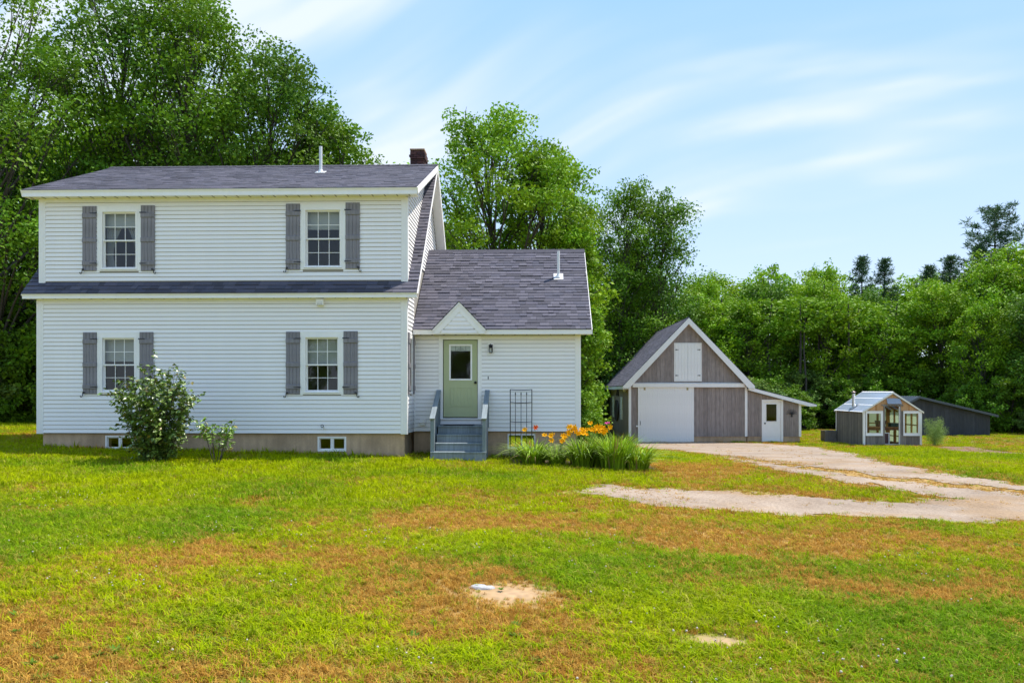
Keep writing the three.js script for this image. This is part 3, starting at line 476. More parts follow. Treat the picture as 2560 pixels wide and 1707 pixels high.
// ---- wall lantern
{
  const t = thing('wall_lantern', 'small black wall lantern beside the green door', 'lamp', hw(1.98, 2.69, S + 0.10), HT);
  part(t, 'backplate', cbox(-0.05, 0.05, 0.02, 0.22, -0.085, -0.065), M.iron); part(t, 'mounting_block', cbox(-0.075, 0.075, -0.01, 0.25, -0.086, -0.082), M.trim);
  part(t, 'arm', tube([[0, 0.12, -0.065], [0, 0.2, -0.04], [0, 0.225, 0], [0, 0.215, 0.0]], 0.007, 12), M.iron);
  part(t, 'base', new THREE.CylinderGeometry(0.052, 0.045, 0.022, 4), M.iron, [0, 0.011, 0], [0, Math.PI / 4, 0]);
  for (const [a, b] of [[-1, -1], [1, -1], [1, 1], [-1, 1]]) part(t, 'corner_bar', rod([a * 0.035, 0.02, b * 0.035], [a * 0.038, 0.135, b * 0.038], 0.0045, 6), M.iron);
  part(t, 'glass', new THREE.CylinderGeometry(0.046, 0.042, 0.112, 4, 1, true), mat(0.85, 0.87, 0.87, 0.2, { transmission: 0.7, thickness: 0 }), [0, 0.078, 0], [0, Math.PI / 4, 0]);
  part(t, 'hood', new THREE.ConeGeometry(0.066, 0.06, 4), M.iron, [0, 0.165, 0], [0, Math.PI / 4, 0]); part(t, 'collar', new THREE.CylinderGeometry(0.03, 0.04, 0.03, 12), M.iron, [0, 0.195, 0]); part(t, 'finial', new THREE.SphereGeometry(0.014, 10, 8), M.iron, [0, 0.222, 0]);
}
// ---- steps
{
  const [ox, , oz] = [0.62, 0, 0.31], t = thing('entry_steps', 'grey blue painted wooden steps with sloping side rails below green door', 'steps', hw(1.2755, 0, 0), HT), X = (x) => x - 1.2755;
  const tops = [0.28, 0.475, 0.67, 0.865], zs = [0.31, 0.06, -0.19, -0.44];
  tops.forEach((y, i) => {
    part(t, 'riser', cbox(X(0.70), X(1.85), i ? tops[i - 1] - 0.0 : -0.15, y - 0.035, zs[i] - 0.05, zs[i] - 0.025), M.step);
    const zb = i < 3 ? zs[i] - 0.3 : S + 0.03;
    part(t, 'tread', cbox(X(i ? 0.70 : 0.612), X(i ? 1.85 : 1.94), y - 0.034, y, i < 3 ? zs[i] - 0.272 : zb, zs[i], 0.006), M.step);
  });
  part(t, 'kick_board', cbox(X(0.612), X(1.94), -0.15, 0.245, 0.262, 0.29), M.step);
  for (const x of [0.655, 1.895]) {
    part(t, 'post', cbox(X(x - 0.045), X(x + 0.045), i0(x), 1.085, 0.17, 0.26), M.step);
    part(t, 'side_panel', prism([[X(x + 0.015), -0.15, 0.17], [X(x + 0.015), 1.05, 0.17], [X(x + 0.015), 1.70, S + 0.06], [X(x + 0.015), -0.15, S + 0.06]], [[X(x - 0.015), -0.15, 0.17], [X(x - 0.015), 1.05, 0.17], [X(x - 0.015), 1.70, S + 0.06], [X(x - 0.015), -0.15, S + 0.06]]), M.step);
    part(t, 'handrail', slab(X(x - 0.06), X(x + 0.06), [0.31, 1.075], [S + 0.05, 1.755], 0.04), M.step);
    part(t, 'rear_post', cbox(X(x - 0.04), X(x + 0.04), 0.8, 1.68, S + 0.03, S + 0.11), M.step);
  }
  function i0() { return 0.28; }
  const m = thing('door_mat', 'thin black mat lying on the top landing of the steps', 'mat', hw(1.2, 0.865, -0.72), HT); part(m, 'mat', cbox(-0.36, 0.36, 0.001, 0.015, -0.24, 0.24), mat(0.02, 0.02, 0.021, 0.95)); part(m, 'border', sheet(rect(-0.37, 0.37, -0.25, 0.25), [hole([-0.33, 0.33, -0.21, 0.21])], 0.001, 0.02).rotateX(-Math.PI / 2), mat(0.025, 0.025, 0.027, 0.8));
}
// ---- metal trellis against the wing
{
  const t = thing('garden_trellis', 'black metal garden trellis with arrow finials leaning by the wing wall', 'trellis', hw(2.757, 0, -0.8), HT), xs = [-0.271, -0.142, 0, 0.14, 0.272];
  xs.forEach((x, i) => { part(t, 'upright', rod([x, -0.12, 0], [x, i % 4 ? 1.66 : 1.765, 0], i % 4 ? 0.0075 : 0.011, 8), M.iron); if (i % 4) { part(t, 'finial', new THREE.ConeGeometry(0.017, 0.06, 8), M.iron, [x, 1.685, 0]); part(t, 'finial_collar', new THREE.SphereGeometry(0.016, 8, 6), M.iron, [x, 1.645, 0]); } });
  for (const [y, r] of [[1.765, 0.010], [1.444, 0.009], [0.96, 0.009]]) part(t, 'cross_bar', tube([[-0.276, y, 0], [-0.1, y - 0.012, 0.022], [0.1, y - 0.012, 0.022], [0.276, y, 0]], r, 16, 7), M.iron);
}

// ============================================================ barn
{
  const t = thing('barn', 'grey board barn with white sliding door, loft doors and a lean-to', 'barn', [6.165, 0, -41.1], -0.024), r = rng(31);
  const WD = 6.17, DP = 10, YB = -0.67, ridge = 5.42, px = WD / 2, slope = 1.035, eaveY = ridge - px * slope;
  const topAt = (x) => ridge - Math.abs(x - px) * slope;
  const wall = part(t, 'front_wall', sheet([[0.03, YB], [WD - 0.03, YB], [WD - 0.03, eaveY], [px, ridge - 0.04], [0.03, eaveY]], [], -0.1, -0.02), M.barn[0]);
  const bw = 0.2057;
  const board = (parent, x0, x1, y0, ya, yb, z0, z1, m) => part(parent, 'board', prism([[x0, y0, z1], [x1, y0, z1], [x1, yb, z1], [x0, ya, z1]], [[x0, y0, z0], [x1, y0, z0], [x1, yb, z0], [x0, ya, z0]]), m);
  for (let i = 0; i < 30; i++) { const x0 = i * bw + 0.004, x1 = (i + 1) * bw - 0.004, m = M.barn[Math.floor(r() * 3)]; board(wall, x0, x1, 2.0, topAt(x0) - 0.06, topAt(x1) - 0.06, -0.02, 0.0, m); board(wall, x0, x1, YB, 1.994, 1.994, -0.02, 0.0, m); }
  const side = part(t, 'side_wall', box(0, 0.06, YB, eaveY, -DP, -0.1), M.barn[1]);
  for (let k = 0; k < 50; k++) part(side, 'board', box(-0.018, 0, YB, eaveY - 0.02, -0.1 - (k + 1) * 0.198 + 0.006, -0.1 - k * 0.198 - 0.006), M.barn[Math.floor(r() * 3)]);
  part(t, 'side_wall', box(WD - 0.06, WD, YB, eaveY, -DP, -0.1), M.barn[1]); part(t, 'rear_wall', sheet([[0.06, YB], [WD - 0.06, YB], [WD - 0.06, eaveY], [px, ridge], [0.06, eaveY]], [], -DP, -DP + 0.08), M.barn[1]);
  const fo = part(t, 'foundation', box(0.02, WD - 0.02, -1.4, YB - 0.002, -0.5, -0.03), M.found); part(fo, 'side_foundation', box(0.02, 0.3, -1.4, YB - 0.002, -DP, -0.501), M.found); part(fo, 'side_foundation', box(WD - 0.3, WD - 0.02, -1.4, YB - 0.002, -DP, -0.501), M.found);
  // roof: two slopes running back, with white rake boards in front
  const zf = 0.25, zb = -DP - 0.25, o = 0.34;
  const along = (s, x) => [px + s * (px + x), ridge + 0.12 - (px + x) * slope];
  for (const s of [-1, 1]) {
    const a = [px, ridge + 0.14], b = along(s, o), nx = s * 0.05, ny = -0.05;
    const rf = part(t, 'roof', prism([[a[0], a[1], zf], [b[0], b[1], zf], [b[0] - nx, b[1] - 0.07, zf], [a[0], a[1] - 0.1, zf]], [[a[0], a[1], zb], [b[0], b[1], zb], [b[0] - nx, b[1] - 0.07, zb], [a[0], a[1] - 0.1, zb]]), M.deck);
    const L = Math.hypot(b[0] - a[0], b[1] - a[1]), ang = Math.atan2(a[1] - b[1], s * (b[0] - a[0])), joined = [], q = new THREE.Object3D(); q.rotation.order = 'YXZ';
    for (let c = 0; c < L / 0.15; c++) { let z = zb; while (z < zf) { const w = 0.25 + r() * 0.4, z1 = Math.min(zf + 0.01, z + w), k = c * 0.15 / L, tone = M.shingle[Math.floor(r() * 5)].color, f = 0.85 + r() * 0.3; q.position.set(mix(b[0], a[0], k), mix(b[1], a[1], k) + 0.008, (z + z1) / 2); q.rotation.set(ang, s * Math.PI / 2, 0); q.scale.set(z1 - z - 0.004, 1.2, 0.168); q.updateMatrix(); const g = tabGeo.clone().applyMatrix4(q.matrix), col = new Float32Array(g.attributes.position.count * 3); for (let i = 0; i < col.length; i += 3) { col[i] = tone.r * f; col[i + 1] = tone.g * f; col[i + 2] = tone.b * f; } g.setAttribute('color', new THREE.BufferAttribute(col, 3)); joined.push(metreUV(g)); z = z1; } }
    part(rf, 'shingle_field', mergeGeometries(joined), M.shingleMix).userData.kind = 'stuff';
    part(t, 'rake_board', prism([[a[0], a[1] - 0.02, zf + 0.025], [b[0], b[1] - 0.02, zf + 0.025], [b[0] - s * 0.02, b[1] - 0.14, zf + 0.025], [b[0] - s * 0.32, b[1] - 0.14, zf + 0.025], [a[0], a[1] - 0.34, zf + 0.025]], [[a[0], a[1] - 0.02, zf], [b[0], b[1] - 0.02, zf], [b[0] - s * 0.02, b[1] - 0.14, zf], [b[0] - s * 0.32, b[1] - 0.14, zf], [a[0], a[1] - 0.34, zf]]), M.barnWhite);
    part(t, 'eave_fascia', box(Math.min(b[0] - s * 0.03, b[0]), Math.max(b[0] - s * 0.03, b[0]), b[1] - 0.19, b[1] - 0.03, zb, zf - 0.001), M.barnWhite);
    part(t, 'soffit', box(Math.min(b[0] - s * 0.031, s < 0 ? 0 : WD), Math.max(b[0] - s * 0.031, s < 0 ? 0 : WD), b[1] - 0.18, b[1] - 0.16, zb, zf - 0.001), M.barnWhite);
    part(t, 'rake_soffit', prism([[a[0], a[1] - 0.30, zf - 0.002], [b[0], b[1] - 0.15, zf - 0.002], [b[0], b[1] - 0.17, zf - 0.002], [a[0], a[1] - 0.33, zf - 0.002]], [[a[0], a[1] - 0.30, 0], [b[0], b[1] - 0.15, 0], [b[0], b[1] - 0.17, 0], [a[0], a[1] - 0.33, 0]]), M.barnWhite);
  }
  for (const x of [-0.02, WD - 0.11]) part(t, 'corner_board', cbox(x, x + 0.13, YB, eaveY + 0.12, -0.06, 0.03), M.barnWhite);
  // track and sliding door
  const tr = part(t, 'door_track', cbox(0.18, 6.03, 1.91, 2.11, 0.002, 0.14), M.barnWhite); part(tr, 'track_cap', prism([[0.18, 2.11, 0.15], [6.03, 2.11, 0.15], [6.03, 2.15, 0.0], [0.18, 2.15, 0.0]], [[0.18, 2.105, 0.15], [6.03, 2.105, 0.15], [6.03, 2.145, 0.0], [0.18, 2.145, 0.0]]), M.barnWhite);
  const sd = part(t, 'sliding_door', box(0.46, 3.39, -0.95, 1.93, 0.03, 0.06), M.barnWhite);
  const slat = cbox(-0.0615, 0.0615, -0.955, 1.935, 0.06, 0.075, 0.006); for (let i = 0; i < 23; i++) part(sd, 'door_board', slat, M.barnWhite, [0.46 + 0.0637 + i * 0.1274, 0, 0]);
  for (const x of [0.81, 3.05]) { const h = part(sd, 'hanger', cbox(x - 0.05, x + 0.05, 1.76, 1.9, 0.075, 0.09), mat(0.45, 0.38, 0.2, 0.5, { metalness: 0.4 })); part(h, 'bolt', rod([x, 1.83, 0.09], [x, 1.83, 0.105], 0.02, 8), M.iron); }
  { const h = part(sd, 'pull_handle', tube([[0.575, 0.13, 0.08], [0.575, 0.12, 0.13], [0.575, -0.05, 0.13], [0.575, -0.06, 0.08]], 0.014, 14), M.iron); part(h, 'latch', cbox(0.36, 0.47, -0.17, -0.1, 0.03, 0.08), M.barnWhite); }
  part(sd, 'bottom_edge', box(0.46, 3.39, -0.985, -0.956, 0.03, 0.08), M.iron);
  // loft doors
  for (const [a, b, s] of [[2.41, 3.073, -1], [3.081, 3.745, 1]]) {
    const d = part(t, 'loft_door', box(a, b, 2.27, 4.19, 0.004, 0.03), M.barnWhite); const pg = cbox(-0.08, 0.08, 2.27, 4.19, 0.03, 0.045, 0.006); for (let i = 0; i < 4; i++) part(d, 'door_board', pg, M.barnWhite, [a + 0.083 + i * 0.166, 0, 0]);
    for (const y of [2.53, 3.88]) { const x = s < 0 ? a + 0.02 : b - 0.02; part(d, 'hinge', prism([[x, y - 0.03, 0.055], [x - s * 0.16, y - 0.008, 0.055], [x - s * 0.16, y + 0.008, 0.055], [x, y + 0.03, 0.055]], [[x, y - 0.03, 0.046], [x - s * 0.16, y - 0.008, 0.046], [x - s * 0.16, y + 0.008, 0.046], [x, y + 0.03, 0.046]]), M.iron); }
  }
  part(t, 'loft_casing', sheet(rect(2.36, 3.80, 2.22, 4.24), [hole([2.405, 3.75, 2.265, 4.195])], 0.001, 0.035), M.barnWhite);
  // lean-to
  const LX = 8.97, yl = (x) => 1.80 - (x - WD) * 0.262;
  const lw = part(t, 'lean_to_wall', sheet([[WD + 0.02, YB], [LX, YB], [LX, yl(LX) - 0.05], [WD + 0.02, yl(WD) - 0.05]], [hole([7.06, 7.95, YB + 0.001, 1.16])], -0.12, -0.04), M.barn[0]);
  for (let i = 0; i < 14; i++) { const x0 = WD + 0.02 + i * 0.2 + 0.004, x1 = x0 + 0.192, m = M.barn[Math.floor(r() * 3)]; const y0 = x1 > 7.02 && x0 < 7.99 ? 1.18 : YB; board(lw, x0, x1, y0, yl(x0) - 0.06, yl(x1) - 0.06, -0.04, -0.02, m); }
  part(t, 'lean_to_side', box(LX - 0.08, LX, YB, yl(LX) - 0.06, -DP + 1, -0.12), M.barn[2]); part(t, 'lean_to_foundation', box(WD + 0.03, LX - 0.02, -1.4, YB - 0.002, -0.3, -0.05), M.found); part(t, 'lean_to_rear', box(WD, LX, YB, 1.0, -DP + 0.9, -DP + 1), M.barn[2]);
  part(t, 'lean_to_roof', prism([[WD, yl(WD) + 0.16, 0.22], [9.74, yl(9.74) + 0.16, 0.22], [9.74, yl(9.74) + 0.13, 0.22], [WD, yl(WD) + 0.13, 0.22]], [[WD, yl(WD) + 0.16, -DP + 0.8], [9.74, yl(9.74) + 0.16, -DP + 0.8], [9.74, yl(9.74) + 0.13, -DP + 0.8], [WD, yl(WD) + 0.13, -DP + 0.8]]), M.shingle[1]);
  part(t, 'rake_board', prism([[WD + 0.03, yl(WD) + 0.128, 0.22], [9.73, yl(9.73) + 0.128, 0.22], [9.73, yl(9.73) + 0.05, 0.22], [9.35, yl(9.35) - 0.06, 0.22], [WD + 0.03, yl(WD) - 0.04, 0.22]], [[WD + 0.03, yl(WD) + 0.128, 0.195], [9.73, yl(9.73) + 0.128, 0.195], [9.73, yl(9.73) + 0.05, 0.195], [9.35, yl(9.35) - 0.06, 0.195], [WD + 0.03, yl(WD) - 0.04, 0.195]]), M.barnWhite);
  part(t, 'soffit', prism([[WD + 0.03, yl(WD) - 0.02, 0.19], [9.7, yl(9.7) + 0.04, 0.19], [9.7, yl(9.7) + 0.02, 0.19], [WD + 0.03, yl(WD) - 0.04, 0.19]], [[WD + 0.03, yl(WD) - 0.02, -DP + 0.9], [9.7, yl(9.7) + 0.04, -DP + 0.9], [9.7, yl(9.7) + 0.02, -DP + 0.9], [WD + 0.03, yl(WD) - 0.04, -DP + 0.9]]), M.barnWhite);
  part(t, 'corner_board', cbox(LX - 0.1, LX + 0.03, YB, yl(LX) - 0.02, -0.08, 0.01), M.barnWhite);
  // lean-to door
  { const c = part(t, 'side_door_casing', sheet([[6.95, -0.93], [7.06, -0.93], [7.06, 1.15], [7.95, 1.15], [7.95, -0.93], [8.06, -0.93], [8.06, 1.26], [6.95, 1.26]], [], -0.05, 0.0), M.barnWhite); part(c, 'sill', cbox(6.93, 8.08, -0.97, -0.931, -0.1, 0.03), M.found);
    const gl = [7.19, 7.73, 0.13, 1.02], d = part(t, 'side_door', sheet(rect(7.065, 7.945, -0.92, 1.145), [hole(gl)], -0.09, -0.045), M.barnWhite); part(d, 'light_frame', sheet(rect(7.16, 7.76, 0.10, 1.05), [hole(gl)], -0.045, -0.03), M.barnWhite); part(d, 'pane', new THREE.PlaneGeometry(0.56, 0.9), M.glass, [7.46, 0.575, -0.06]); const k = part(d, 'door_knob', new THREE.SphereGeometry(0.036, 12, 10), M.iron, [7.12, 0.02, -0.0]); part(k, 'rose', new THREE.CylinderGeometry(0.038, 0.038, 0.015, 12), M.iron, [0, 0, -0.035], [Math.PI / 2, 0, 0]); }
  part(t, 'inner_floor', box(0.3, LX - 0.1, -1.1, -1.0, -DP + 0.2, -0.51), M.found);
  // fittings on the left wall
  { const f = part(t, 'floodlight', cbox(-0.16, -0.02, 1.72, 1.86, -0.95, -0.75), M.metal); part(f, 'lamp_head', new THREE.ConeGeometry(0.09, 0.16, 12), M.pvc, [-0.15, 1.78, -0.68], [1.2, 0, 0]); }
  for (const z of [-3.0, -7.4]) { const f = part(t, 'white_panel', cbox(-0.06, -0.02, 0.10, 1.38, z - 0.42, z + 0.42), M.barnWhite); for (const y of [0.42, 0.74, 1.06]) part(f, 'panel_rail', box(-0.075, -0.061, y - 0.03, y + 0.03, z - 0.41, z + 0.41), M.barnWhite); }
  const w0 = [6.165, 0, -41.1], tb = -0.024, bw2 = (x, y, z) => [w0[0] + x * Math.cos(tb) + z * Math.sin(tb), y, w0[2] - x * Math.sin(tb) + z * Math.cos(tb)];
  { const s = thing('oval_sign', 'dark oval wooden board hung on the barn side between white panels', 'sign', bw2(-0.05, 0.56, -5.4), tb); const e = new THREE.Shape(); e.absellipse(0, 0, 1.0, 0.62, 0, Math.PI * 2); part(s, 'board', new THREE.ExtrudeGeometry(e, { depth: 0.03, bevelSize: 0.01, bevelThickness: 0.01, bevelSegments: 1, curveSegments: 32 }), mat(0.03, 0.018, 0.022, 0.6), [0.01, 0, 0], [0, -Math.PI / 2, 0]); const rim = new THREE.TorusGeometry(1, 0.035, 6, 40); part(s, 'rim', rim, mat(0.05, 0.03, 0.03, 0.5), [-0.02, 0, 0], [0, -Math.PI / 2, 0], [1.0, 0.62, 1]); }
  { const s = thing('triangle_ornament', 'dark pierced triangular ornament on the barn side wall', 'ornament', bw2(-0.05, 1.46, -5.0), tb), bm = mat(0.045, 0.03, 0.022, 0.7); const T = [[-0.62, 0], [0.62, 0], [0, 0.42]]; for (let i = 0; i < 3; i++) { const a = T[i], b = T[(i + 1) % 3]; part(s, 'frame_bar', rod([0, a[1], a[0]], [0, b[1], b[0]], 0.035, 6), bm); } for (const k of [-0.3, -0.1, 0.1, 0.3]) part(s, 'inner_bar', rod([0, 0, k], [0, 0.42 - Math.abs(k) * 0.68, k], 0.02, 6), bm); part(s, 'base_bar', rod([0, 0.12, -0.44], [0, 0.12, 0.44], 0.025, 6), bm); }
  // metal tree cut-out beside the lean-to door
  { const s = thing('metal_tree_ornament', 'black cut metal tree of branches and leaves on the lean-to wall', 'ornament', bw2(8.5, 0.36, 0.01), tb), rr = rng(8); part(s, 'trunk', prism([[-0.05, 0, 0.01], [0.05, 0, 0.01], [0.022, 0.2, 0.01], [-0.022, 0.2, 0.01]], [[-0.05, 0, 0], [0.05, 0, 0], [0.022, 0.2, 0], [-0.022, 0.2, 0]]), M.iron);
    const leafs = []; for (let i = 0; i < 11; i++) { const a = Math.PI * (0.04 + 0.92 * i / 10), l = 0.27 + 0.05 * rr(), ex = Math.cos(a) * l, ey = 0.13 + Math.sin(a) * l * 0.95; part(s, 'branch', tube([[0, 0.1 + 0.06 * Math.sin(a), 0.005], [ex * 0.4, mix(0.16, ey, 0.35), 0.005], [ex * 0.75, mix(0.16, ey, 0.8), 0.005], [ex, ey, 0.005]], 0.008, 8, 5), M.iron); for (let k = 0; k < 6; k++) { const f = 0.45 + rr() * 0.6, e = new THREE.Shape(); e.absellipse(0, 0, 0.028, 0.015, 0, 6.3); leafs.push(new THREE.ExtrudeGeometry(e, { depth: 0.006, bevelEnabled: false, curveSegments: 6 }).rotateZ(rr() * 6).translate(ex * f + (rr() - 0.5) * 0.07, mix(0.16, ey, f) + (rr() - 0.5) * 0.07, 0.003)); } }
    part(s, 'leaves', mergeGeometries(leafs), M.iron); }
}

// ============================================================ greenhouse
const GH = [17.11, -0.94, -38.0];
{
  const t = thing('greenhouse', 'small weathered board greenhouse with clear panel roof and open doorway', 'greenhouse', GH), r = rng(55), WG = 2.85, DG = 3.18, EH = 1.67, PK = 2.60, px = WG / 2, sl = (PK - EH) / px, top = (x) => PK - Math.abs(x - px) * sl;
  const gm = () => M.grey[Math.floor(r() * 4)];
  const brd = (parent, x0, x1, y0, ya, yb, z0, z1, m, nm = 'board') => part(parent, nm, prism([[x0, y0, z1], [x1, y0, z1], [x1, yb, z1], [x0, ya, z1]], [[x0, y0, z0], [x1, y0, z0], [x1, yb, z0], [x0, ya, z0]]), m);
  const lw = part(t, 'side_wall', box(0.045, 0.06, 0.05, 0.12, -DG, -0.05), M.pineWood);
  for (let i = 0; i < 23; i++) part(lw, 'board', box(0, 0.022, -0.12 + r() * 0.02, EH - 0.02, -(i + 1) * DG / 23 + 0.004, -i * DG / 23 - 0.003), gm(), [(r() - 0.5) * 0.006, 0, 0]);
  // front, lower boards, mullions, sills
  const f = part(t, 'front_frame', box(0.03, WG - 0.03, -0.1, 0.06, -0.09, -0.03), M.grey[1]);
  for (const [a, b] of [[0.03, 1.04], [1.79, WG - 0.03]]) for (let x = a; x < b - 0.03; x += 0.145) brd(f, x + 0.002, Math.min(b, x + 0.143), -0.12, 0.5, 0.5, -0.03, 0, gm());
  for (const [a, b] of [[0.03, 0.115], [0.945, 1.045], [1.79, 1.94], [2.79, WG - 0.03]]) brd(f, a, b, 0.503, 1.66, 1.66, -0.05, 0.004, gm());
  for (const x of [1.0, 1.785]) brd(f, x, x + 0.055, -0.1, 1.93, 1.93, -0.06, 0.012, M.grey[2], 'door_post');
  brd(f, 1.762, 1.785, 0.04, 1.9, 1.9, -0.08, 0.014, M.barnWhite, 'white_jamb'); brd(f, 0.90, 1.94, 1.93, 1.99, 1.99, -0.05, 0.03, M.grey[3], 'lintel'); part(f, 'threshold', cbox(1.06, 1.76, 0.03, 0.075, -0.12, 0.06), mat(0.55, 0.52, 0.48, 0.9, { map: woodTex }));
  for (const [a, b] of [[0.02, 0.07], [WG - 0.07, WG - 0.02]]) part(t, 'corner_board', cbox(a - 0.025, b + 0.025, -0.1, EH, -0.06, 0.02), M.barnWhite); part(t, 'corner_board', box(-0.012, 0.03, -0.12, EH - 0.02, -DG - 0.02, -DG + 0.06), M.barnWhite);
  // gable panels of thin orange-tinted board, behind studs
  const gp = (pts) => part(f, 'gable_panel', sheet(pts, [], -0.04, -0.02), M.plyOrange);
  gp([[0.1, 1.69], [0.99, 1.69], [0.99, top(0.99) - 0.06]]); gp([[WG - 0.1, 1.69], [1.86, 1.69], [1.86, top(1.86) - 0.06]].reverse()); gp([[1.0, 2.01], [1.85, 2.01], [1.85, top(1.85) - 0.08], [px, PK - 0.09], [1.0, top(1.0) - 0.08]]);
  for (const x of [0.62, 2.22]) brd(f, x, x + 0.05, 1.68, top(x) - 0.07, top(x + 0.05) - 0.07, -0.02, -0.008, M.pineWood, 'stud');
  part(t, 'vent_flap', prism([[1.15, 2.03, 0.10], [1.84, 2.03, 0.10], [1.78, 2.30, 0.01], [1.13, 2.30, 0.01]], [[1.15, 2.02, 0.085], [1.84, 2.02, 0.085], [1.78, 2.29, -0.005], [1.13, 2.29, -0.005]]), M.poly);
  // two front windows
  for (const x0 of [0.119, 1.947]) { const a = x0, b = x0 + 0.83, w = part(t, 'window', sheet(rect(a, b, 0.50, 1.655), [hole([a + 0.06, b - 0.1, 0.615, 1.565])], -0.02, 0.03), M.barnWhite); part(w, 'pane', new THREE.PlaneGeometry(0.67, 0.95), M.glass, [(a + b) / 2 - 0.02, 1.09, 0]); part(w, 'sill', cbox(a - 0.01, b + 0.01, 0.475, 0.5, -0.02, 0.05), M.barnWhite); part(w, 'head', cbox(a - 0.01, b + 0.01, 1.656, 1.685, -0.02, 0.04), M.barnWhite); }
  // right wall and back wall: pine studs with pale translucent sheets
  part(t, 'translucent_wall', box(WG - 0.03, WG - 0.022, 0, EH, -DG, -0.07), M.polyClear); part(t, 'translucent_wall', sheet([[0.05, 0], [WG - 0.05, 0], [WG - 0.05, EH], [px, PK - 0.08], [0.05, EH]], [], -DG, -DG + 0.006), M.polyClear);
  for (let i = 0; i < 6; i++) { part(t, 'stud', box(WG - 0.12, WG - 0.04, 0, EH, -DG + 0.02 + i * 0.58, -DG + 0.07 + i * 0.58), M.pineWood); const x = 0.12 + i * 0.5; part(t, 'stud', box(x, x + 0.09, 0, top(x) - 0.12, -DG + 0.012, -DG + 0.09), M.pineWood); }
  for (const y of [0.95, 0.3]) { part(t, 'girt', box(WG - 0.1, WG - 0.05, y, y + 0.05, -DG + 0.1, -0.12), M.pineWood); part(t, 'girt', box(0.1, WG - 0.2, y, y + 0.05, -DG + 0.095, -DG + 0.13), M.pineWood); }
  for (let i = 0; i < 5; i++) for (const s of [-1, 1]) { const z = -0.15 - i * 0.72; const a = [px, PK - 0.06], b = [px + s * px, EH - 0.05]; part(t, 'rafter', prism([[a[0], a[1], z], [b[0], b[1], z], [b[0], b[1] - 0.09, z], [a[0], a[1] - 0.1, z]], [[a[0], a[1], z - 0.045], [b[0], b[1], z - 0.045], [b[0], b[1] - 0.09, z - 0.045], [a[0], a[1] - 0.1, z - 0.045]]), M.pineWood); }
  // roof panels with white seams
  for (const s of [-1, 1]) {
    const at = (k) => [px + s * (px + 0.06) * k, PK + 0.01 - (px + 0.06) * k * sl];
    for (let c = 0; c < 3; c++) for (let k = 0; k < 2; k++) { const a = at(c / 3 + 0.004), b = at((c + 1) / 3 - 0.004), z0 = 0.06 - k * 1.64, z1 = z0 - 1.63; part(t, 'roof_panel', prism([[a[0], a[1], z0], [b[0], b[1], z0], [b[0], b[1] - 0.012, z0], [a[0], a[1] - 0.012, z0]], [[a[0], a[1], z1], [b[0], b[1], z1], [b[0], b[1] - 0.012, z1], [a[0], a[1] - 0.012, z1]]), M.poly); }
    for (const k of [1 / 3, 2 / 3, 1]) { const a = at(k - 0.012), b = at(k + 0.012); part(t, 'roof_seam', prism([[a[0], a[1] + 0.012, 0.07], [b[0], b[1] + 0.012, 0.07], [b[0], b[1], 0.07], [a[0], a[1], 0.07]], [[a[0], a[1] + 0.012, -DG - 0.05], [b[0], b[1] + 0.012, -DG - 0.05], [b[0], b[1], -DG - 0.05], [a[0], a[1], -DG - 0.05]]), M.barnWhite); }
    for (const z of [0.075, -DG - 0.05]) { const a = at(0), b = at(1.01); part(t, 'barge_board', prism([[a[0], a[1] + 0.015, z], [b[0], b[1] + 0.015, z], [b[0], b[1] - 0.07, z], [a[0], a[1] - 0.08, z]], [[a[0], a[1] + 0.015, z - 0.025], [b[0], b[1] + 0.015, z - 0.025], [b[0], b[1] - 0.07, z - 0.025], [a[0], a[1] - 0.08, z - 0.025]]), z > 0 ? M.metal : M.barnWhite); }
  }
  part(t, 'ridge_cap', prism([[px - 0.06, PK - 0.01, 0.08], [px, PK + 0.035, 0.08], [px + 0.06, PK - 0.01, 0.08]], [[px - 0.06, PK - 0.01, -DG - 0.06], [px, PK + 0.035, -DG - 0.06], [px + 0.06, PK - 0.01, -DG - 0.06]]), M.barnWhite);
  { const x = 0.24, z = -1.62, y = 1.7; const p = part(t, 'stove_pipe', rod([x, y, z], [x, y + 0.82, z], 0.072, 18), M.metal); part(p, 'pipe_cap', new THREE.ConeGeometry(0.13, 0.09, 18), mat(0.12, 0.09, 0.085, 0.5, { metalness: 0.4 }), [x, y + 0.93, z]); part(p, 'cap_collar', rod([x, y + 0.82, z], [x, y + 0.9, z], 0.05, 12), M.iron); part(p, 'flashing', box(-0.2, 0.2, 0, 0.012, -0.2, 0.2).rotateZ(Math.atan(sl)), M.metal, [x, top(x) + 0.045, z]); }
  part(t, 'floor', box(0.05, WG - 0.05, -0.05, 0.03, -DG + 0.02, -0.1), mat(0.2, 0.13, 0.08, 0.95, { map: concreteTex }));
  // loose things inside and beside it
  const at = (x, y, z) => [GH[0] + x, GH[1] + y, GH[2] + z];
  { const b = thing('potting_bench', 'brown wooden potting bench inside the greenhouse behind the doorway', 'bench', at(1.45, 0.03, -1.55)); for (let i = 0; i < 4; i++) part(b, 'top_board', cbox(-1.15, 1.15, 0.78, 0.82, -0.42 + i * 0.21, -0.22 + i * 0.21), M.pineWood, [0, r() * 0.006, 0]); part(b, 'apron', cbox(-1.1, 1.1, 0.66, 0.78, 0.36, 0.40), mat(0.30, 0.12, 0.05, 0.7, { map: woodTex })); for (const x of [-1.05, 1.05]) for (const z of [-0.36, 0.33]) part(b, 'leg', box(x - 0.04, x + 0.04, 0, 0.78, z - 0.035, z + 0.035), M.pineWood); }
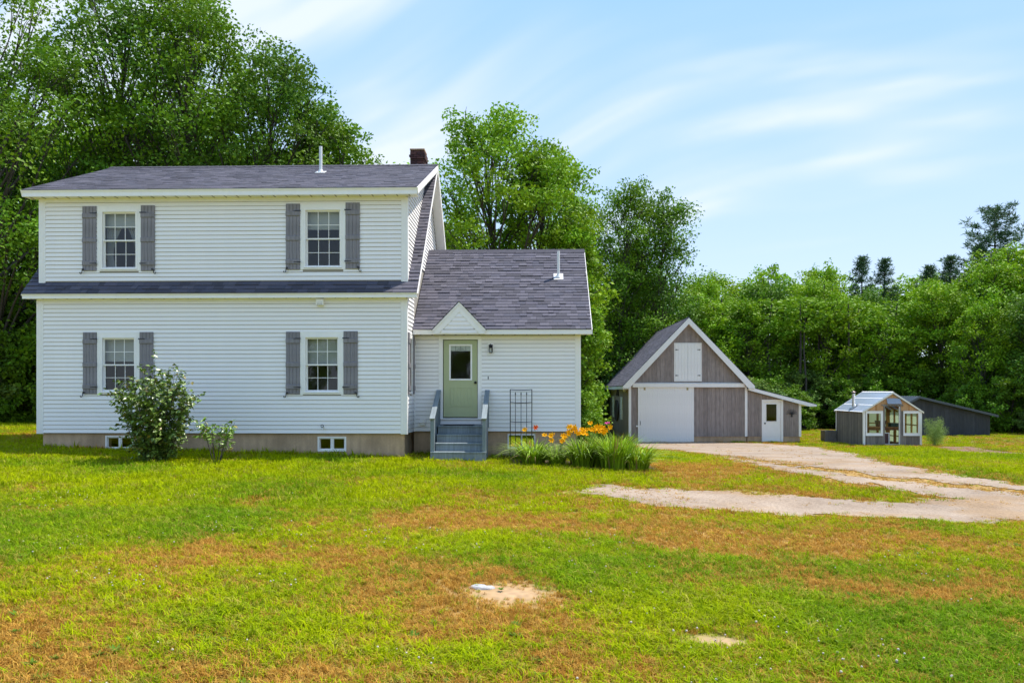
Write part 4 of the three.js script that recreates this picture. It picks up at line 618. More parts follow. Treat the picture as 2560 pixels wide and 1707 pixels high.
  { const b = thing('plastic_tote', 'maroon storage tote standing on the potting bench', 'tote', at(1.62, 0.86, -1.65)), m = mat(0.10, 0.03, 0.045, 0.5); part(b, 'body', prism([[-0.17, 0.002, 0.15], [0.17, 0.002, 0.15], [0.2, 0.26, 0.17], [-0.2, 0.26, 0.17]], [[-0.17, 0.002, -0.15], [0.17, 0.002, -0.15], [0.2, 0.26, -0.17], [-0.2, 0.26, -0.17]]), m); part(b, 'lid', cbox(-0.22, 0.22, 0.26, 0.29, -0.19, 0.19), m); }
  { const b = thing('seed_tray', 'dark green seed tray on the potting bench behind the window', 'tray', at(2.2, 0.86, -1.45)), m = mat(0.04, 0.09, 0.075, 0.5); part(b, 'tray', box(-0.22, 0.22, 0.002, 0.16, -0.15, 0.15), m); part(b, 'rim', cbox(-0.24, 0.24, 0.16, 0.18, -0.17, 0.17), m); }
  { const b = thing('storage_cabinet', 'low dark red cabinet with white frame just inside the greenhouse doorway', 'cabinet', at(1.28, 0.03, -0.75)), m = mat(0.14, 0.065, 0.06, 0.7, { map: woodTex }); part(b, 'body', box(-0.2, 0.22, 0.02, 0.52, -0.25, 0.2), m); part(b, 'white_frame', sheet(rect(-0.22, 0.26, 0.0, 0.57), [hole([-0.19, 0.21, 0.03, 0.53])], 0.201, 0.23), M.barnWhite); }
  { const b = thing('shelf_rack', 'white slatted shelf rack against the inner greenhouse wall', 'rack', at(0.75, 0.03, -2.35)); for (const x of [-0.25, 0.25]) part(b, 'upright', box(x - 0.03, x + 0.03, 0, 1.6, -0.04, 0.04), M.barnWhite); for (let i = 0; i < 7; i++) part(b, 'shelf', box(-0.22, 0.22, 0.3 + i * 0.19, 0.33 + i * 0.19, -0.12, 0.12), M.barnWhite); }
  { const b = thing('compost_bin', 'low dark plank bin standing behind the greenhouse corner', 'bin', at(-0.35, -0.02, -3.3)); for (let i = 0; i < 4; i++) { part(b, 'plank', cbox(-0.3, 0.3, i * 0.15, i * 0.15 + 0.143, 0.27, 0.3), M.grey[0]); part(b, 'plank', box(-0.3, -0.27, i * 0.15, i * 0.15 + 0.143, -0.3, 0.269), M.grey[0]); part(b, 'plank', box(0.27, 0.3, i * 0.15, i * 0.15 + 0.143, -0.3, 0.269), M.grey[1]); part(b, 'plank', box(-0.269, 0.269, i * 0.15, i * 0.15 + 0.143, -0.3, -0.27), M.grey[1]); } }
}

// ============================================================ dark shed
{
  const X0 = 22.95, PX = 24.33, X1 = 28.68, Z = -46.8, G = -1.15, D = 8.4, yp = 1.30, yl = 0.55, yr = 0.26, t = thing('dark_shed', 'low charcoal board shed with ribbed metal roof behind the greenhouse', 'shed', [PX, 0, Z]), r = rng(77);
  const top = (x) => (x < PX ? mix(yl, yp, (x - X0) / (PX - X0)) : mix(yp, yr, (x - PX) / (X1 - PX)));
  const w = part(t, 'front_wall', sheet([[X0 - PX, G], [X1 - PX, G], [X1 - PX, yr], [0, yp], [X0 - PX, yl]], [], -0.1, -0.02), M.shedWall[0]);
  for (let x = X0; x < X1 - 0.05; x += 0.23) { const a = x + 0.003, b = Math.min(X1, x + 0.227); part(w, 'board', prism([[a - PX, G, 0.002], [b - PX, G, 0.002], [b - PX, top(b) - 0.02, 0.002], [a - PX, top(a) - 0.02, 0.002]], [[a - PX, G, -0.02], [b - PX, G, -0.02], [b - PX, top(b) - 0.02, -0.02], [a - PX, top(a) - 0.02, -0.02]]), M.shedWall[Math.floor(r() * 3)]); }
  part(t, 'side_wall', box(X1 - PX - 0.08, X1 - PX, G, yr, -D, -0.1), M.shedWall[1]); part(t, 'side_wall', box(X0 - PX, X0 - PX + 0.08, G, yl, -D, -0.1), M.shedWall[1]); part(t, 'rear_wall', sheet([[X0 - PX, G], [X1 - PX, G], [X1 - PX, yr], [0, yp], [X0 - PX, yl]], [], -D - 0.08, -D), M.shedWall[0]);
  const slope = (nm, xa, ya, xb, yb) => { const rf = part(t, nm, prism([[xa - PX, ya + 0.09, 0.25], [xb - PX, yb + 0.09, 0.25], [xb - PX, yb + 0.06, 0.25], [xa - PX, ya + 0.06, 0.25]], [[xa - PX, ya + 0.09, -D - 0.3], [xb - PX, yb + 0.09, -D - 0.3], [xb - PX, yb + 0.06, -D - 0.3], [xa - PX, ya + 0.06, -D - 0.3]]), M.shedRoof); for (let i = 0; i < 30; i++) { const z = 0.2 - i * 0.295; part(rf, 'rib', prism([[xa - PX, ya + 0.112, z], [xb - PX, yb + 0.112, z], [xb - PX, yb + 0.09, z + 0.02], [xa - PX, ya + 0.09, z + 0.02]], [[xa - PX, ya + 0.112, z - 0.025], [xb - PX, yb + 0.112, z - 0.025], [xb - PX, yb + 0.09, z - 0.045], [xa - PX, ya + 0.09, z - 0.045]]), M.shedRoof); } part(rf, 'trim', prism([[xa - PX, ya + 0.1, 0.28], [xb - PX, yb + 0.1, 0.28], [xb - PX, yb - 0.03, 0.28], [xa - PX, ya - 0.03, 0.28]], [[xa - PX, ya + 0.1, 0.251], [xb - PX, yb + 0.1, 0.251], [xb - PX, yb - 0.03, 0.251], [xa - PX, ya - 0.03, 0.251]]), M.shedRoof); };
  slope('roof', X0 - 0.25, yl - 0.13, PX, yp); slope('roof', PX, yp, X1 + 0.35, yr - 0.085);
}

// ============================================================ plants
// leaf builder: many small folded leaves in one geometry, coloured one by one
class Leaves {
  constructor() { this.p = []; this.n = []; this.c = []; this.i = []; }
  // a leaf at c with normal n, pointing along d, l long and w wide, folded by f
  add(c, n, d, l, w, col, f = 0.15) {
    const s = new THREE.Vector3().crossVectors(d, n).normalize(), k = this.p.length / 3, m = c.clone().addScaledVector(d, l * 0.45), up = n.clone().multiplyScalar(w * f);
    const v = [c, m.clone().addScaledVector(s, w / 2).add(up), c.clone().addScaledVector(d, l), m.clone().addScaledVector(s, -w / 2).add(up)];
    for (const q of v) { this.p.push(q.x, q.y, q.z); this.n.push(n.x, n.y, n.z); this.c.push(col[0], col[1], col[2]); }
    this.i.push(k, k + 1, k + 2, k, k + 2, k + 3);
  }
  // a narrow blade through points, w wide at its base
  blade(pts, side, w, col) {
    const k = this.p.length / 3, n = pts.length;
    pts.forEach((q, j) => { const t = j / (n - 1), ww = w * (1 - t * t) * (0.75 + 0.25 * Math.min(1, t * 4)) * 0.5 + 0.0006; for (const s of [-1, 1]) { this.p.push(q.x + side.x * ww * s, q.y + side.y * ww * s, q.z + side.z * ww * s); this.n.push(0, 1, 0); this.c.push(...col.map((c) => c * (0.9 + 0.2 * t))); } });
    for (let j = 0; j < n - 1; j++) this.i.push(k + j * 2, k + j * 2 + 1, k + j * 2 + 2, k + j * 2 + 1, k + j * 2 + 3, k + j * 2 + 2);
  }
  geo(flat = true) {
    const g = new THREE.BufferGeometry(); g.setAttribute('position', new THREE.Float32BufferAttribute(this.p, 3)); g.setAttribute('color', new THREE.Float32BufferAttribute(this.c, 3)); g.setIndex(this.i);
    if (flat) g.computeVertexNormals(); else g.setAttribute('normal', new THREE.Float32BufferAttribute(this.n, 3)); return g;
  }
}
const V = (x, y, z) => new THREE.Vector3(x, y, z);
function randDir(r) { const z = r() * 2 - 1, a = r() * Math.PI * 2, s = Math.sqrt(1 - z * z); return V(s * Math.cos(a), z, s * Math.sin(a)); }
// tapering limb through points
function limb(points, r0, r1, seg = 8, rad = 6) {
  const c = new THREE.CatmullRomCurve3(points), fr = c.computeFrenetFrames(seg), pos = [], idx = [], uv = [];
  for (let i = 0; i <= seg; i++) { const q = c.getPoint(i / seg), rr = mix(r0, r1, Math.pow(i / seg, 0.8)); for (let j = 0; j <= rad; j++) { const a = j / rad * Math.PI * 2; pos.push(q.x + rr * (Math.cos(a) * fr.normals[i].x + Math.sin(a) * fr.binormals[i].x), q.y + rr * (Math.cos(a) * fr.normals[i].y + Math.sin(a) * fr.binormals[i].y), q.z + rr * (Math.cos(a) * fr.normals[i].z + Math.sin(a) * fr.binormals[i].z)); uv.push(a * 0.2, q.y); } }
  for (let i = 0; i < seg; i++) for (let j = 0; j < rad; j++) { const a = i * (rad + 1) + j; idx.push(a, a + 1, a + rad + 1, a + 1, a + rad + 2, a + rad + 1); }
  const g = new THREE.BufferGeometry(); g.setAttribute('position', new THREE.Float32BufferAttribute(pos, 3)); g.setAttribute('uv', new THREE.Float32BufferAttribute(uv, 2)); g.setIndex(idx); g.computeVertexNormals(); return g;
}
// broadleaf tree: forked trunk, limbs to every clump, clumps of leaves filling the crown's outline unevenly
function broadleaf(o) {
  const r = rng(o.seed), wood = [], L = new Leaves(), top = o.H * 0.9, lean = V((r() - 0.5) * 0.12 * o.H, 0, (r() - 0.5) * 0.12 * o.H), ax = (t) => V(lean.x * t * t + Math.sin(t * 5 + o.seed) * 0.02 * o.H * t, t * top, lean.z * t * t + Math.cos(t * 4 + o.seed) * 0.02 * o.H * t);
  wood.push(limb([V(0, -0.5, 0), ax(0.1), ax(0.3), ax(0.5), ax(0.7), ax(0.88), ax(1)], o.tr, 0.025, 16, 8));
  const cb = o.cb ?? 0.25, clumps = [];
  for (let i = 0; i < o.n; i++) {
    const t = cb + (1 - cb) * Math.pow((i + 0.5) / o.n, o.lift ?? 0.85), s = (t - cb) / (1 - cb), prof = o.R * Math.pow(Math.sin(Math.PI * clamp(0.12 + 0.84 * Math.pow(s, 0.9), 0, 1)), 0.7), a = i * 2.39996 + r() * 0.9, rad = prof * (0.35 + 0.72 * Math.sqrt(r())), base = ax(Math.min(1, t));
    clumps.push({ c: V(base.x + Math.cos(a) * rad, t * o.H + (r() - 0.5) * 0.06 * o.H, base.z + Math.sin(a) * rad * (o.deep ?? 1)), s: (o.cs ?? 0.09) * o.H * (0.6 + 0.75 * r()), t, rad });
  }
  for (const k of clumps) {
    const t0 = clamp(k.t - 0.12 - 0.5 * k.rad / o.H, 0.12, 0.97), b = ax(t0), m = b.clone().lerp(k.c, 0.5).add(V((r() - 0.5) * 0.5, -0.06 * k.rad + r() * 0.3, (r() - 0.5) * 0.5));
    wood.push(limb([b, m, k.c], o.tr * (0.32 * (1 - t0) + 0.1), 0.012, 5, 5));
    for (let j = 0; j < 3; j++) { const d = randDir(r); d.y = Math.abs(d.y) * 0.6; wood.push(limb([m.clone().lerp(k.c, 0.4), k.c.clone().addScaledVector(d, k.s * 0.45), k.c.clone().addScaledVector(d, k.s * 0.9)], 0.022, 0.006, 3, 4)); }
    const tone = 0.78 + 0.44 * r(), warm = (r() - 0.5) * 0.5, lp = Math.round(o.lp * (0.55 + 0.9 * r()) * Math.pow(k.s / (0.09 * o.H), 1.6));
    // each clump is itself made of sprays
    const sprays = []; for (let j = 0; j < 9; j++) { const d = randDir(r); sprays.push(k.c.clone().add(V(d.x, d.y * 0.72, d.z).multiplyScalar(k.s * (0.35 + 0.65 * r())))); }
    for (let j = 0; j < lp; j++) {
      const sp = sprays[Math.floor(r() * 9)], d = randDir(r), p = sp.clone().addScaledVector(V(d.x, d.y * 0.7, d.z), k.s * 0.5 * Math.pow(r(), 0.5)), n = randDir(r).multiplyScalar(0.85).add(V(0, 0.75, 0)).normalize(), e = randDir(r).cross(n).normalize(); e.y -= 0.25; e.normalize();
      const q = tone * (0.72 + 0.56 * r()), l = o.ls * (0.7 + 0.6 * r()), y = warm + (r() - 0.5) * 0.3; L.add(p, n, e, l, l * 0.72, [o.col[0] * q * (1 + 0.55 * y), o.col[1] * q * (1 + 0.12 * y), o.col[2] * q * (1 - 0.4 * y)]);
    }
  }
  return { wood: mergeGeometries(wood), leaves: L.geo() };
}
// white pine: straight trunk, whorls of upswept limbs carrying flat plumes of needles
function pine(o) {
  const r = rng(o.seed), wood = [limb([V(0, -0.5, 0), V(0.1, o.H * 0.5, 0), V(0, o.H, 0)], o.tr, 0.03, 10, 7)], L = new Leaves();
  for (let y = o.cb * o.H; y < o.H * 0.985; y += o.H * 0.035 * (0.7 + r() * 0.6)) {
    const s = (y / o.H - o.cb) / (1 - o.cb), len = o.R * (o.tip + (1 - o.tip) * Math.pow(1 - s, 0.8)) * (s < 0.15 ? 0.65 : 1), m = 3 + Math.floor(r() * 3), a0 = r() * 7;
    for (let j = 0; j < m; j++) {
      const a = a0 + j / m * 6.283 + r() * 0.7, l = len * (0.5 + 0.6 * r()), rise = l * (0.08 + o.up * s), e = V(Math.cos(a) * l, y + rise, Math.sin(a) * l), b = V(0, y, 0), mid = b.clone().lerp(e, 0.55); mid.y -= l * 0.07; wood.push(limb([b, mid, e], o.tr * 0.22 * (1 - s * 0.7), 0.012, 4, 4));
      const pl = 5 + Math.floor(l * 3);
      for (let k = 0; k < pl; k++) { const t = 0.35 + 0.65 * (k + r()) / pl, c = b.clone().lerp(e, t); c.y -= l * 0.07 * Math.sin(t * 3); c.x += (r() - 0.5) * l * 0.35; c.z += (r() - 0.5) * l * 0.35; c.y += r() * 0.25; const q = 0.7 + 0.6 * r(); for (let i = 0; i < o.lp; i++) { const d = randDir(r); d.y = d.y * 0.6 + 0.35; d.normalize(); const n = randDir(r).cross(d).normalize(); L.add(c.clone().addScaledVector(randDir(r), 0.12), n, d, o.ls * (0.7 + 0.6 * r()), o.ls * 0.16, [o.col[0] * q, o.col[1] * q, o.col[2] * q], 0.02); } }
    }
  }
  return { wood: mergeGeometries(wood), leaves: L.geo() };
}
function treeThing(name, label, cat, geo, pos, turn, group, bark = M.bark) {
  const t = thing(name, label, cat, pos, turn, group); part(t, 'trunk', geo.wood, bark); part(t, 'crown', geo.leaves, M.leaf); return t;
}
const GREEN = [0.17, 0.31, 0.016], GREEN2 = [0.225, 0.385, 0.018], GREEN3 = [0.145, 0.275, 0.024], PINEC = [0.075, 0.145, 0.055];

// ---- large oaks and maples on the far side of the house: x, z, height, crown radius, seed
{
  const spec = [
    ['tall broad maple at the lawn edge past the gable end of the house', -20.6, -31, 19.5, 5.0, 101], ['high-crowned oak rising over the end of the house roof', -17.6, -35, 18.8, 4.6, 102], ['tall oak with a long top sprig standing behind the house roof', -14.2, -35.5, 18.4, 4.2, 103], ['rounded oak behind the middle of the house roof', -11.9, -36, 16.2, 4.0, 104], ['lower oak behind the white roof vent', -8.6, -37, 14.6, 3.3, 105],
    ['dark maple at the wood edge beyond the house corner', -24.5, -35, 17, 5, 106]];
  for (const [label, x, z, h, R, s] of spec) treeThing('oak_tree', label, 'tree', broadleaf({ seed: s, H: h, R, cb: 0.16, n: 92, lp: 500, ls: 0.158, tr: 0.26, cs: 0.075, col: s % 2 ? GREEN : GREEN3 }), [x, hgt(x, z), z], 0, 'big trees behind the house');
  // behind the wing
  treeThing('maple_tree', 'wide open-crowned maple with forked trunk behind the wing roof', 'tree', broadleaf({ seed: 201, H: 13.7, R: 4.0, cb: 0.3, n: 66, lp: 460, ls: 0.155, tr: 0.27, cs: 0.08, col: GREEN2, lift: 0.7 }), [-0.7, hgt(-0.7, -34.5), -34.5], 0.4, 'trees behind the wing');
  treeThing('maple_tree', 'upright leafy maple beside the open-crowned maple', 'tree', broadleaf({ seed: 202, H: 12.7, R: 2.3, cb: 0.26, n: 66, lp: 430, ls: 0.155, tr: 0.2, cs: 0.078, col: GREEN2 }), [1.3, hgt(1.3, -36), -36], 1, 'trees behind the wing');
  treeThing('poplar_tree', 'slim poplar with bare top twigs by the wing gable', 'tree', broadleaf({ seed: 203, H: 16.4, R: 2.3, cb: 0.12, n: 60, lp: 390, ls: 0.16, tr: 0.15, cs: 0.085, col: GREEN }), [7.5, hgt(7.5, -53.5), -53.5], 0, 'trees behind the wing');
  treeThing('poplar_tree', 'slim dense poplar between the wing and the barn roof', 'tree', broadleaf({ seed: 204, H: 16.0, R: 2.2, cb: 0.14, n: 60, lp: 300, ls: 0.19, tr: 0.16, cs: 0.085, col: GREEN3 }), [10.2, hgt(10.2, -55), -55], 0, 'trees behind the wing');
  treeThing('poplar_tree', 'broad poplar filling the gap beside the wing gable', 'tree', broadleaf({ seed: 207, H: 15.4, R: 2.5, cb: 0.12, n: 60, lp: 390, ls: 0.165, tr: 0.17, cs: 0.085, col: GREEN2 }), [4.9, hgt(4.9, -54), -54], 0, 'trees behind the wing');
  treeThing('poplar_tree', 'lower poplar rising over the barn ridge', 'tree', broadleaf({ seed: 208, H: 13.2, R: 2.2, cb: 0.12, n: 56, lp: 360, ls: 0.165, tr: 0.16, cs: 0.085, col: [0.24, 0.39, 0.018] }), [9.0, hgt(9, -57), -57], 0, 'trees behind the wing');
  treeThing('maple_tree', 'bushy low maple just past the wing corner', 'tree', broadleaf({ seed: 205, H: 8.6, R: 1.15, cb: 0.04, n: 62, lp: 390, ls: 0.16, tr: 0.14, cs: 0.1, col: GREEN2 }), [2.35, hgt(2.35, -34), -34], 2, 'trees behind the wing');
  treeThing('maple_tree', 'pale green maple low behind the wing ridge', 'tree', broadleaf({ seed: 206, H: 10.0, R: 3.4, cb: 0.2, n: 60, lp: 260, ls: 0.19, tr: 0.2, cs: 0.1, col: [0.21, 0.33, 0.02] }), [-3.6, hgt(-3.6, -41), -41], 2, 'trees behind the wing');
}
// ---- the wood beyond the barn: few kinds, many trees
{
  const kinds = [broadleaf({ seed: 301, H: 12, R: 3.0, cb: 0.14, n: 58, lp: 260, ls: 0.205, tr: 0.16, cs: 0.095, col: [0.25, 0.43, 0.014] }), broadleaf({ seed: 302, H: 12, R: 2.5, cb: 0.2, n: 50, lp: 250, ls: 0.2, tr: 0.14, cs: 0.1, col: GREEN2 }), broadleaf({ seed: 303, H: 12, R: 2.8, cb: 0.28, n: 50, lp: 250, ls: 0.2, tr: 0.15, cs: 0.095, col: GREEN3 }), broadleaf({ seed: 304, H: 12, R: 3.3, cb: 0.1, n: 58, lp: 260, ls: 0.205, tr: 0.16, cs: 0.095, col: [0.27, 0.42, 0.016] })];
  const text = ['full-crowned bright green tree in the wood beyond the barn and greenhouse', 'slender mid green tree in the wood beyond the barn and greenhouse', 'high-crowned bluish green tree in the wood beyond the barn and greenhouse', 'broad yellow-green tree in the wood beyond the barn and greenhouse'];
  const protos = [];
  // x, depth, height, kind
  const spots = [[8.5, 58, 10.4, 1], [11, 63, 11.6, 2], [13.8, 58, 10.0, 0], [16, 66, 12.2, 3], [17.6, 58, 10.6, 1], [19.8, 61, 11.4, 2], [21.6, 64, 12.4, 0], [23.5, 59, 10.9, 3], [25.5, 62, 11.6, 1], [27.4, 58, 10.2, 0], [29.5, 63, 12.0, 2], [31.2, 57, 11.0, 3], [33.0, 60, 12.6, 0], [35.0, 56, 12.0, 1], [37.2, 58, 14.2, 3], [39.4, 54, 14.6, 0], [34.5, 50.5, 10.5, 2], [31.5, 52.5, 8.8, 0], [40.5, 48, 13.5, 3], [5.5, 61, 10.2, 0], [2.4, 58, 9.4, 3],
    [9, 72, 12.6, 3], [14, 74, 13.2, 0], [19, 73, 13.2, 3], [24, 75, 14, 0], [29, 74, 14, 3], [34, 73, 14.5, 0], [39, 72, 15.5, 3], [44, 66, 16, 0], [45, 58, 15.5, 2], [4, 70, 11.2, 0], [-1, 62, 9.6, 0], [-27, 43, 17, 3], [-22, 41, 18, 0], [-17.6, 41.5, 17.5, 3], [-13.6, 42, 16.5, 0], [-10, 43, 14.5, 3], [-30, 33, 15, 0]];
  const r = rng(12);
  for (const [x, d, h, k] of spots) {
    const s = h / 12 * (0.78 + 0.22 * r()), w = h / 12 * (0.9 + 0.3 * r()), pos = [x, hgt(x, -d), -d], grp = x < -5 ? 'trees of the wood behind the house' : ['bright full trees', 'slender trees', 'high-crowned trees', 'broad yellow-green trees'][k] + ' of the wood';
    if (!protos[k]) { protos[k] = treeThing('wood_tree', text[k], 'tree', kinds[k], pos, r() * 6, grp); protos[k].scale.set(w, s, w); } else dup(protos[k], pos, r() * 6.28, [w, s, w], x < -5 ? 'tree standing behind the big oaks on the far side of the house' : text[k], grp);
  }
  // trees on the far side of the road behind the camera, seen only in the window glass
  for (const [x, z, h, k] of [[-32, 64, 12, 0], [-22, 60, 13, 3], [-11, 63, 12, 1], [1, 59, 12.5, 0], [12, 62, 13, 3], [24, 60, 12, 2]]) dup(protos[k], [x, hgt(x, z), z], x, [1.25, h / 12, 1.25], 'full green tree across the road facing the house', 'trees across the road');
  // pines standing above the wood
  const pg = pine({ seed: 401, H: 17.6, tip: 0.22, up: 0.4, R: 4.8, cb: 0.48, lp: 15, ls: 0.40, tr: 0.3, col: PINEC }), pg2 = pine({ seed: 402, H: 14, tip: 0.05, up: 0.3, R: 2.6, cb: 0.5, lp: 11, ls: 0.36, tr: 0.2, col: PINEC });
  const p0 = treeThing('pine_tree', 'tall white pine standing high above the broadleaf wood', 'pine', pg, [39.6, hgt(39, -64), -64], 0.5, null);
  const p1 = treeThing('pine_tree', 'small dark pine top showing over the wood', 'pine', pg2, [29.6, hgt(29, -66), -66], 1, 'pine tops over the wood');
  for (const [x, d, h] of [[32.0, 67, 14.0], [35.8, 67, 13.4], [38.2, 68, 14.4], [41.2, 69, 15.4], [45, 62, 17]]) dup(p1, [x, hgt(x, -d), -d], x * 3, [h / 14, h / 14, h / 14]);
  // thin bare trunks inside the wood
  const tg = limb([V(0, -0.5, 0), V(0.1, 3, 0.05), V(-0.05, 6, 0), V(0.15, 9.5, 0.1)], 0.10, 0.03, 8, 6), tt = thing('sapling_trunk', 'thin dark trunk among the leaves of the wood', 'tree trunk', [21, hgt(21, -56), -56], 0, 'thin trunks in the wood'); part(tt, 'trunk', tg, M.bark); part(tt, 'crown', (() => { const L = new Leaves(), q = rng(3); for (let i = 0; i < 500; i++) { const d = randDir(q), p = V(d.x * 1.3, 8.2 + d.y * 1.2, d.z * 1.3); L.add(p, randDir(q), randDir(q), 0.24, 0.17, GREEN2); } return L.geo(); })(), M.leaf);
  for (const [x, d] of [[18.9, 57.5], [20.2, 59.5], [20.9, 56.6], [23.0, 58.6], [23.6, 60], [24.9, 57.6], [26.6, 59.5], [35.3, 54.5], [37.6, 54], [33.8, 56.4], [30.4, 58.6], [28.8, 58.8], [15.9, 58.6], [2.4, 36.5], [3.6, 52], [-19, 32.5], [-21.5, 33.5]]) dup(tt, [x, hgt(x, -d), -d], x * 7, [1 + (x % 1) * 0.6, 1, 1 + (x % 1) * 0.6]);
  // undergrowth at the wood's foot
  const sg = [501, 502, 503].map((s) => broadleaf({ seed: s, H: 3.2, R: 1.9, cb: 0.05, n: 34, lp: 130, ls: 0.14, tr: 0.05, cs: 0.17, col: s === 502 ? [0.19, 0.30, 0.06] : GREEN }));
  const sp = []; const stext = ['dense leafy bush at the foot of the wood', 'pale leafy bush at the foot of the wood', 'loose green bush at the foot of the wood'];
  const places = [[12.2, 51.5, 1.0, 1], [14, 53.5, 1.1, 0], [15.6, 52, 1.15, 1], [17.5, 54, 1.1, 2], [19.4, 53.8, 0.9, 0], [21.2, 57, 1.2, 1], [30.2, 51.5, 1.0, 0], [31.8, 49.6, 1.0, 2], [33.6, 48.6, 1.0, 0], [35.6, 47.5, 1.1, 1], [32.4, 47.8, 0.6, 1], [38, 46.5, 1.2, 0], [29.5, 56.5, 1.3, 2], [26.5, 57, 1.3, 0], [23.4, 56.5, 1.2, 2], [2.1, 32, 0.7, 0], [1.2, 33.5, 1.0, 1], [2.3, 37, 0.9, 2], [3.0, 44, 1.2, 0], [4.2, 53, 1.6, 0], [5.6, 54, 1.6, 1], [2.6, 50, 1.4, 2], [-19.2, 30.8, 1.0, 0], [-17.6, 31.6, 1.1, 2], [-21, 30.2, 1.1, 1], [-16, 32.4, 1.2, 0], [-23, 31, 1.2, 2], [13.2, 56, 1.5, 0], [7.0, 56, 1.6, 2], [-18.6, 33.5, 1.7, 0], [-20.4, 32.6, 1.8, 2], [-22.4, 33, 1.8, 0], [-17, 34.5, 1.8, 1], [-15.2, 34, 1.6, 2], [-24.5, 33, 1.9, 0], [28, 60, 1.5, 0], [25, 61, 1.5, 2], [36.5, 53, 1.5, 0], [34, 55, 1.5, 2], [19, 60, 1.6, 0], [16, 59, 1.6, 2], [39.5, 50, 1.5, 2]];
  for (const [x, d, s, k] of places) { const pos = [x, hgt(x, -d) - 0.05, -d], grp = stext[k].split(' ').slice(0, 2).join(' ') + ' bushes at the wood edge'; if (!sp[k]) { sp[k] = treeThing('wood_bush', stext[k], 'bush', sg[k], pos, x, grp); sp[k].scale.setScalar(s); } else dup(sp[k], pos, x * 5, [s, s * (0.85 + 0.3 * r()), s]); }
}
// ---- lilac by the house, small shrub beside it
function shrub(name, label, pos, o) {
  const r = rng(o.seed), t = thing(name, label, 'shrub', pos), L = new Leaves();
  for (let i = 0; i < o.stems; i++) {
    const a = i * 2.4 + r(), sp = o.R * (0.25 + 0.75 * Math.sqrt(r())), h = o.H * (1 - 0.3 * (sp / o.R) ** 2) * (0.8 + 0.25 * r()), e = V(Math.cos(a) * sp, h, Math.sin(a) * sp), b = V(Math.cos(a) * o.foot, -0.05, Math.sin(a) * o.foot), m = V(e.x * (0.42 + 0.35 * r()), h * (0.38 + 0.2 * r()), e.z * (0.42 + 0.35 * r())), cv = new THREE.CatmullRomCurve3([b, m, e]);
    part(t, 'stem', limb([b, m, e], o.sr, 0.004, 8, 5), M.bark);
    for (let j = 0; j < o.twigs; j++) {
      const u = mix(o.from, 1, (j + r()) / o.twigs), p = cv.getPoint(u), d = randDir(r); d.y = d.y * 0.5 + 0.25; d.normalize(); const tl = o.twig * (0.5 + r());
      for (let k = 0; k < o.lp; k++) { const q = p.clone().addScaledVector(d, tl * (k + 1) / o.lp).add(randDir(r).multiplyScalar(0.03)), n = randDir(r).multiplyScalar(0.6).add(V(0, 0.8, 0)).normalize(), e2 = randDir(r).add(d).cross(n).normalize(); e2.y -= 0.35; e2.normalize(); const s = o.ls * (0.65 + 0.7 * r()), c = 0.7 + 0.6 * r(), y = r() < 0.07 ? 1 : 0; L.add(q, n, e2, s, s * o.lw, [mix(o.col[0], 0.26, y) * c, mix(o.col[1], 0.20, y) * c, mix(o.col[2], 0.04, y) * c], 0.22); }
    }
  }
  part(t, 'foliage', L.geo(), o.mat); return t;
}
const glossy = mat(1, 1, 1, 0.38, { vertexColors: true, transmission: 0.22, thickness: 0 });
shrub('lilac_bush', 'large many-stemmed lilac bush growing in front of the house window', [-7.83, hgt(-7.83, -17.1), -17.1], { seed: 9, stems: 40, H: 2.25, R: 0.78, foot: 0.13, sr: 0.011, twigs: 19, from: 0.07, twig: 0.26, lp: 9, ls: 0.095, lw: 0.68, col: [0.15, 0.23, 0.035], mat: glossy });
shrub('small_shrub', 'small open shrub with large leaves beside the lilac bush', [-6.48, hgt(-6.48, -17.1), -17.1], { seed: 10, stems: 8, H: 1.15, R: 0.42, foot: 0.05, sr: 0.010, twigs: 7, from: 0.5, twig: 0.14, lp: 7, ls: 0.105, lw: 0.42, col: [0.19, 0.32, 0.03], mat: glossy });

// ---- daylilies along the wing
const petalMat = mat(0.88, 0.42, 0.004, 0.8, { specularIntensity: 0.1, transmission: 0.3, thickness: 0 }), orangeMat = mat(0.75, 0.10, 0.01, 0.8, { specularIntensity: 0.1, transmission: 0.3, thickness: 0 }), pinkMat = mat(0.62, 0.08, 0.30, 0.8, { specularIntensity: 0.1, transmission: 0.3, thickness: 0 });
const petals = (() => { const L = new Leaves(); for (let i = 0; i < 6; i++) { const a = i / 6 * 6.283, c = Math.cos(a), s = Math.sin(a), side = V(-s, 0, c), w = i % 2 ? 0.034 : 0.026; const k = L.p.length / 3; [[0, 0, 0.3], [0.03, 0.035, 1], [0.062, 0.05, 0.9], [0.088, 0.036, 0.05]].forEach(([q, y, f]) => { for (const m of [-1, 1]) { L.p.push(c * q + side.x * w * f * m / 2 * 1.3, y, s * q + side.z * w * f * m / 2 * 1.3); L.n.push(0, 1, 0); L.c.push(1, 1, 1); } }); for (let j = 0; j < 3; j++) L.i.push(k + j * 2, k + j * 2 + 1, k + j * 2 + 2, k + j * 2 + 1, k + j * 2 + 3, k + j * 2 + 2); } return L.geo(); })();
const stemMat = mat(0.12, 0.20, 0.03, 0.6);
